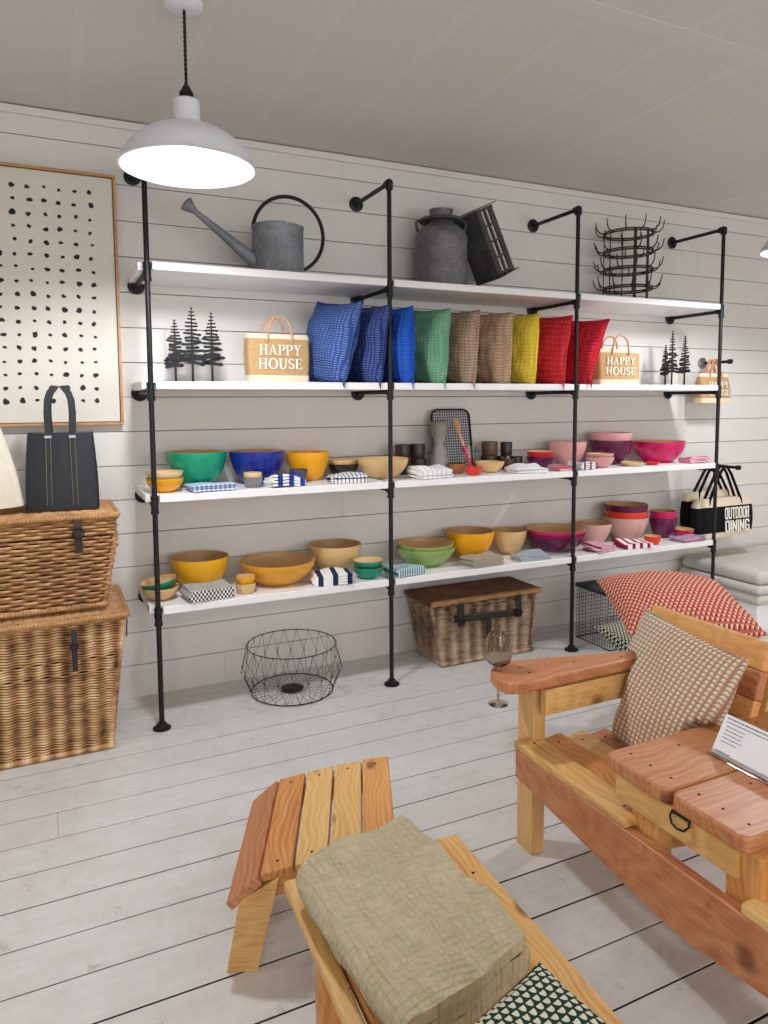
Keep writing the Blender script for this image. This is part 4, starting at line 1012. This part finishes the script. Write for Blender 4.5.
# front apron (tapered at both ends), local x runs along its length
YM = -2.58
def apron():
    L = 1.335; pts = [(-L/2, -.013), (-L/2+.47, -.07), (-L/2+.62, -.088), (L/2-.62, -.088), (L/2-.47, -.07), (L/2, -.013), (L/2, .08), (-L/2, .08)]
    bm = bmesh.new(); prism(bm, pts, -.016, .016, bev=.003, M=MX); return mk('front_apron', bm, M_red, GC, (.934, YM, .287), (0, 0, R(-90)))
apron()
for sg in (1, -1):
    def yy(v): return v if sg == 1 else 2*YM-v
    # front leg, arm, support
    brd('front_leg', (.585, .085, .05), (.995, yy(-1.895), .2925), M_pine, (0, R(90), 0), .003)
    pts = [(.862, -1.862), (.905, -1.836), (.965, -1.832), (1.42, -1.94), (1.42, -2.002), (.872, -2.006), (.832, -1.99), (.828, -1.945), (.845, -1.884), (.885, -1.884), (.889, -1.876), (.885, -1.868)]
    pts = [(x, yy(y+.01)) for x, y in pts]
    if sg == -1: pts = pts[::-1]
    cx_, cy_ = 1.12, yy(-1.92)
    a_ = outline_board('armrest', [(x-cx_, y-cy_) for x, y in pts][::1], -.02, .02, M_red, GC, (cx_, cy_, .61), .008)
    screws(a_, [(-.17, sg*-.02, .02), (-.17, sg*.03, .02), (.02, sg*-.01, .02), (.2, sg*-.04, .02)])
    brd('arm_support', (.4, .028, .085), (1.18, yy(-1.975), .54), M_pine)
    brd('arm_post', (.36, .07, .03), (1.395, yy(-1.97), .44), M_cedar, (0, R(72), 0))
    # seat slats, sloping back
    n = 6
    for k in range(n):
        x = .963+k*.1; z = .378-k*.0125 if k else .3815
        mat = (M_pine, M_cedar, M_pine, M_red, M_cedar, M_red)[k]
        o = brd('seat_slat', (.5, .092, .028), (x, yy(-2.155), z), mat, (0, 0, R(90)), .006)
        o.rotation_euler = (0, R(7) if k else 0, 0); 
        o.rotation_euler = Euler((R(-7) if k else 0, 0, R(90))).copy()
        screws(o, [(-.2, 0, .014), (.2, 0, .014)])
    # seat bearers
    for y in (-1.93, -2.37):
        brd('seat_bearer', (.72, .035, .09), (1.29, yy(y), .27), M_cedar, (0, R(7), 0))
    # back rest: three rails on two posts, leaning back
    tl = 18
    for k in range(4):
        s = .092*k; z = .4455+s*math.cos(R(tl)); x = 1.478+s*math.sin(R(tl))
        hgt = .0915
        o = brd('back_rail', (.47, .038, hgt), (x, yy(-2.098), z), (M_cedar, M_cedar, M_red, M_cedar)[k], (R(-tl), 0, R(-90)), .006)
        screws(o, [(.21, -.0165, .02), (.21, -.0165, -.02), (-.21, -.0165, .02), (-.21, -.0165, -.02)], .0045)
    for y in (-1.905, -2.292):
        brd('back_post', (.66, .06, .03), (1.544, yy(y), .40), M_pine, (0, R(-(90-tl)), 0), .003)
    brd('rear_leg', (.3, .085, .04), (1.56, yy(-1.93), .15), M_cedar, (0, R(90), 0), .003)
    brd('rear_leg', (.3, .085, .04), (1.56, yy(-2.37), .15), M_cedar, (0, R(90), 0), .003)
    # table leg beside this seat
    brd('table_leg', (.29, .09, .055), (.985, yy(-2.432), .345), M_cedar, (0, R(90), 0), .003)
for i, (ya, yb, mt) in enumerate(((-2.3, -2.524, M_red), (-2.53, -2.75, M_red))):
    w = ya-yb; L = .68
    o = outline_board('table_board', rrect(L, w, .028, 5), -.02, .02, mt, GC, (.936+L/2, (ya+yb)/2, .51), .007)
    screws(o, [(-.28, -.07, .02), (-.28, 0, .02), (-.28, .07, .02), (-.12, .05, .02), (.2, .05, .02)])
brd('table_rail', (.38, .025, .07), (.956, -2.53, .453), M_pine, (0, 0, R(90)), .003)
brd('table_rail', (.38, .03, .07), (1.5, -2.53, .453), M_pine, (0, 0, R(90)), .003)
bm = bmesh.new(); tube(bm, [(0, .03, .012), (-.006, .034, -.006), (-.012, .022, -.022), (-.014, 0, -.027), (-.012, -.022, -.022), (-.006, -.034, -.006), (0, -.03, .012)], .0035, 8); bx(bm, (0, 0, .008), (.006, .07, .01), bev=.002)
o = mk('bottle_opener', bm, M_iron, GC, (.942, -2.565, .478), smooth=60); o.scale = (.85, .85, .85); o['label'] = 'black iron bottle opener'

# wine glass in the arm slot
wg = thing('wine_glass', 'smoky stemmed wine glass hanging in the slot of the garden chair arm', 'wine glass', (.882, -1.866, .508))
bm = bmesh.new()
lathe(bm, [(0, 0), (.033, .001), (.034, .003), (.01, .006), (.004, .012), (.0035, .118), (.006, .126), (.02, .132), (.038, .146), (.044, .166), (.042, .19), (.033, .24), (.0315, .24), (.0405, .19), (.0425, .166), (.036, .148), (.018, .136), (0, .133)], 40)
mk('glass_body', bm, M_smk, wg, smooth=60)

# cushion on the chair
M_tri1 = tri_mat('taupe triangle weave', (158, 140, 122), (222, 208, 186), (186, 168, 146), .0185, stripe=(196, 96, 78), stag=0, split=.75)
cu = thing('cushion', 'taupe cushion with rows of cream triangles leaning on the cedar chair back', 'cushion', (1.345, -2.105, .552))
cx3 = Vector((-.05, -.464, -.035)).normalized(); cy3 = Vector((.23, .07, .385)).cross(cx3).normalized(); cz3 = cx3.cross(cy3)
cm = Matrix((cx3, cy3, cz3)).transposed(); cu.rotation_euler = cm.to_euler()
def squash(bm):                                                      # the soft cover gives way against the table edge and the seat
    M_ = Matrix.Translation(cu.location) @ cm.to_4x4(); I_ = M_.inverted()
    for v in bm.verts:
        w = M_ @ v.co; w.y -= .15*(.76-w.z)
        if w.z < .545 and w.y < -2.275: w.y = -2.275
        if w.z < .64 and w.y > -2.012: w.y = -2.012
        w.x = min(w.x, 1.452+(w.z-.425)*.325)
        w.z = max(w.z, .405-.125*(w.x-1.0)+.004)
        v.co = I_ @ w
    return bm
mk('cushion_cover', squash(cushion(.45, .45, .13, pinch=.04, seed=21)), M_tri1, cu, smooth=80); mk('seam', squash(piping(.45, .45, pinch=.04, r=.003)), M_tri1, cu, smooth=80)
bm = bmesh.new(); bx(bm, (0, 0, 0), (.028, .002, .036), bev=0); mk('care_tag', bm, M_ink, cu, (-.2, -.03, -.16), (R(20), 0, R(30)))['label'] = 'white care tag'

# price card on the middle table
pc = thing('price_card', 'white printed card in a clear stand on the middle table', 'card', (1.2, -2.54, .5305), (0, 0, R(-90)))
M_card = plain('white card', (236, 238, 244), .6, var=.01); M_acr = glass_mat('clear acrylic', (.97, .97, .97, 1))
bm = bmesh.new(); bx(bm, (0, 0, 0), (.21, .0016, .11), bev=0); cd = mk('card', bm, M_card, pc, (0, .026, .054), (R(-30), 0, 0))
M_type = plain('grey type', (110, 114, 128), .8)
bm = bmesh.new(); rg = random.Random(4)
def line(z, x0, x1, h):
    x = x0
    while x < x1:
        l = rg.uniform(.004, .014); l = min(l, x1-x)
        bx(bm, (x+l/2, -.0011, z), (l, .0006, h), bev=0); x += l+.0025
line(.046, -.094, .04, .0036); mk('heading', bm, M_type, cd); bm = bmesh.new(); line(.036, -.094, .096, .0026)
mk('heading', bm, M_type, cd); bm = bmesh.new()
for k in range(5): line(.024-k*.0105, -.09, -.03-rg.random()*.012, .0024)
mk('body_text', bm, M_type, cd); bm = bmesh.new(); line(-.046, -.094, -.05, .0024)
mk('small_print', bm, M_type, cd)
bm = bmesh.new(); bx(bm, (0, .02, .002), (.214, .07, .003), bev=.001); bx(bm, (0, .0, .008), (.214, .003, .012), bev=.001); mk('stand', bm, M_acr, pc)

# ------------------------------------------------------------------ curved footstool
fs = thing('footstool', 'curved cedar slatted footstool in the middle of the floor', 'footstool', (.028, -2.015, 0), (0, 0, R(-23)))
def fbrd(nm, dim, loc, mat, rot=(0, 0, 0), bev=.004):
    bm = bmesh.new(); bx(bm, (0, 0, 0), dim, bev=bev, seg=2); return mk(nm, bm, mat, fs, loc, rot)
SL = .48
prof = [(.0, .265), (.092, .288), (.184, .309), (.276, .326), (.364, .338)]
for k in range(4):
    (xa, za), (xb, zb) = prof[k], prof[k+1]; a = math.atan2(zb-za, xb-xa)
    o = fbrd('slat', (SL, .086, .024), ((xa+xb)/2+.012*math.sin(a), SL/2, (za+zb)/2-.012), (M_cedar, M_pine, M_pine, M_cedar)[k], (a, 0, 0)); o.rotation_euler = (Matrix.Rotation(-a, 3, 'Y') @ Matrix.Rotation(R(90), 3, 'Z')).to_euler()
    screws(o, [(-.2, 0, .012), (.2, 0, .012)])
a = R(41); o = fbrd('slat', (SL+.012, .108, .026), (-.038, SL/2, .215), M_red); o.rotation_euler = (Matrix.Rotation(-a, 3, 'Y') @ Matrix.Rotation(R(90), 3, 'Z')).to_euler()
for y in (.035, SL-.035):
    bm = bmesh.new(); prism(bm, [(-.02, .16), (.05, .19), (.35, .25), (.35, .312), (.26, .3), (.1, .264), (.004, .238)], -.014, .014, bev=.002, M=MX); mk('side_rail', bm, M_cedar, fs, (0, y, 0))
    bm = bmesh.new(); prism(bm, [(-.088, 0), (-.006, 0), (.055, .26), (-.045, .2), (-.052, .19)], -.014, .014, bev=.002, M=MX); mk('leg', bm, M_pine if y < .1 else M_cedar, fs, (0, y-.03 if y < .1 else y+.03, 0))
    bm = bmesh.new(); prism(bm, [(.3, 0), (.37, 0), (.355, .3), (.285, .29)], -.014, .014, bev=.002, M=MX); mk('leg', bm, M_cedar, fs, (0, y+.03 if y < .1 else y-.03, 0))

# ------------------------------------------------------------------ low bench in front with the folded blanket
lb = thing('low_bench', 'low pale cedar bench in the foreground under the folded blanket', 'bench', (.05, -2.17, 0), (0, 0, R(-2)))
def lbrd(nm, dim, loc, mat, rot=(0, 0, 0), bev=.005):
    bm = bmesh.new(); bx(bm, (0, 0, 0), dim, bev=bev, seg=2); return mk(nm, bm, mat, lb, loc, rot)
BL = 1.1; BZ = .34
for x, w, m in ((.018, .036, M_pine), (.092, .094, M_cedar), (.196, .1, M_pine), (.301, .1, M_pine), (.418, .122, M_pine)):
    o = lbrd('slat', (BL, w, .028), (x, -BL/2, BZ-.014), m, (0, 0, R(90)))
    if w > .1: screws(o, [(.39, -.02, .014), (.39, .02, .014), (-.1, 0, .014)])
for y in (-.1, -BL+.1):
    for x in (.085, .39): lbrd('leg', (BZ-.03, .07, .04), (x, y, (BZ-.03)/2), M_cedar, (0, R(90), R(90)))
    lbrd('cross_rail', (.4, .03, .06), (.24, y-.036, BZ-.06), M_cedar)
for x in (.035, .45): lbrd('side_rail', (BL-.06, .025, .05), (x, -BL/2, BZ-.055), M_pine, (0, 0, R(90)))
t = NT('muslin'); o_ = t.obj(); x_, y_, z_ = t.xyz(o_)
wv = t.noise(o_, 6, 3); c1 = t.math('SINE', t.math('ADD', t.math('MULTIPLY', x_, 420.0), t.math('MULTIPLY', wv, 14.0))); c2 = t.math('SINE', t.math('ADD', t.math('MULTIPLY', y_, 360.0), t.math('MULTIPLY', wv, 16.0)))
hh = t.math('ADD', t.math('ADD', t.math('MULTIPLY', c1, .35), t.math('MULTIPLY', c2, .5)), t.math('MULTIPLY', t.noise(t.comb(t.math('MULTIPLY', x_, .5), t.math('MULTIPLY', y_, 1.5), z_), 45, 4), 2.0))
t.col(t.mix(t.noise(o_, 5, 3), lin((204, 193, 164)), lin((188, 177, 148)))); t.set(Roughness=1.0); t.b.inputs['Specular IOR Level'].default_value = .05; hh = t.math('ADD', hh, t.math('MULTIPLY', t.math('ADD', t.noise(t.comb(t.math('MULTIPLY', x_, 9.0), t.math('MULTIPLY', y_, 95.0), z_), 1, 2), t.noise(t.comb(t.math('MULTIPLY', x_, 95.0), t.math('MULTIPLY', y_, 9.0), z_), 1, 2)), 3.2)); t.bump(hh, .75, .007); M_muslin = t.m
random.seed(3)
bk = mk('blanket', folded(.325, .5, 3, .031, 5, .008, 26), M_muslin, None, (.238, -2.46, BZ+.001), (0, 0, R(5)), smooth=70)
for v in bk.data.vertices:
    a_, b_ = abs(v.co.x)/.18, abs(v.co.y)/.25
    v.co.x *= 1-.07*min(1.1, b_)**5; v.co.y *= 1-.06*min(1.1, a_)**4; v.co.y += .16*v.co.x
tag(bk, 'folded sage beige muslin blanket lying on the low foreground bench', 'blanket')
M_tri2 = tri_mat('green triangle weave', (30, 54, 44), (206, 204, 186), (120, 136, 120), .0185, split=.98, rad=.36)
gp = thing('cushion', 'dark green and cream patterned cushion at the bottom edge beside the blanket', 'cushion', (.205, -3.03, .432), (Matrix.Rotation(R(8), 3, 'X') @ Euler((R(90), 0, R(15))).to_matrix()).to_euler())
mk('cushion_cover', cushion(.42, .42, .12, pinch=.04, seed=31), M_tri2, gp, smooth=80); mk('seam', piping(.42, .42, pinch=.04, r=.003), M_tri2, gp, smooth=80)

# ------------------------------------------------------------------ behind the chair
st = thing('side_table', 'reddish wooden side table mostly hidden under the coral cushion', 'side table', (2.24, -1.45, 0), (0, 0, R(-72)))
for k, y in enumerate((-.14, 0, .14)):
    o = outline_board('table_slat', rrect(.5, .13, .05 if k != 1 else .02, 5), -.014, .014, M_red, st, (0, y, .445), .005)
for x in (-.17, .17):
    for y in (-.13, .13):
        bm = bmesh.new(); bx(bm, (0, 0, 0), (.05, .03, .43), bev=.003); mk('leg', bm, M_cedar, st, (x, y, .215))
M_tri3 = tri_mat('coral triangle weave', (206, 112, 96), (236, 210, 184), (140, 56, 58), .021, split=.62)
rp = thing('cushion', 'large coral red patterned cushion lying behind the cedar chair back', 'cushion', (2.08, -1.49, .592), (R(99), R(0), R(-28)))
mk('cushion_cover', cushion(.56, .56, .25, pinch=.05, seed=41, n=36, fill=.5), M_tri3, rp, smooth=80); mk('seam', piping(.56, .56, pinch=.05, r=.003), M_tri3, rp, smooth=80)
wcr = thing('wire_crate', 'black wire mesh crate with a flat dark lid under the right shelves', 'crate', (2.585, -.55, 0))
CW, CD, CH = .5, .3, .33
bm = bmesh.new()
for k in range(22):
    x = CW*k/21
    for y in (0, CD): tube(bm, [(x, y, .004), (x, y, CH)], .0013, 5)
for k in range(15):
    y = CD*k/14
    for x in (0, CW): tube(bm, [(x, y, .004), (x, y, CH)], .0013, 5)
for k in range(15):
    z = .004+(CH-.004)*k/14; tube(bm, [(0, 0, z), (CW, 0, z), (CW, CD, z), (0, CD, z)], .0013 if k else .004, 5, closed=True)
mk('mesh_sides', bm, M_wire, wcr)
bm = bmesh.new(); bx(bm, (CW/2, CD/2, CH+.012), (CW+.02, CD+.02, .024), bev=.004); mk('lid', bm, plain('charcoal lid', (52, 52, 54), .7), wcr)
gp2 = thing('cushion', 'dark green and cream patterned cushion on the floor beside the wire crate', 'cushion', (2.62, -.885, .14), (R(106), R(0), R(0)))
mk('cushion_cover', cushion(.5, .5, .17, pinch=.05, seed=51), M_tri2, gp2, smooth=80); mk('seam', piping(.5, .5, pinch=.05, r=.003), M_tri2, gp2, smooth=80)
# white bench with linen pads
wh = thing('upholstered_bench', 'low white bench with pale grey linen pads against the right wall boards', 'bench', (4.45, -.38, 0))
M_pad = cloth_mat('pale linen', (206, 204, 198), (196, 193, 186), 'stripe', .012)
def slab(nm, w, d, z0, z1, mat, bev):
    bm = bmesh.new(); bx(bm, (0, 0, (z0+z1)/2), (w, d, z1-z0), bev=bev, seg=4); return mk(nm, bm, mat, wh, smooth=50)
slab('bench_base', 1.5, .62, .0, .17, M_board, .006); slab('lower_pad', 1.52, .66, .171, .24, M_pad, .03); slab('middle_pad', 1.53, .66, .241, .3, M_pad, .028); slab('upper_pad', 1.5, .64, .301, .39, M_pad, .036)

# ------------------------------------------------------------------ render look
S.view_settings.view_transform = 'Standard'; S.view_settings.look = 'None'; S.view_settings.gamma = 1; S.view_settings.exposure = -.58
S.view_settings.use_curve_mapping = False
S.cycles.use_denoising = True
try: S.cycles.denoiser = 'OPENIMAGEDENOISE'
except Exception: pass
S.cycles.max_bounces = 10; S.cycles.diffuse_bounces = 6; S.cycles.transmission_bounces = 8
S.cycles.sample_clamp_indirect = 6; S.cycles.caustics_reflective = False
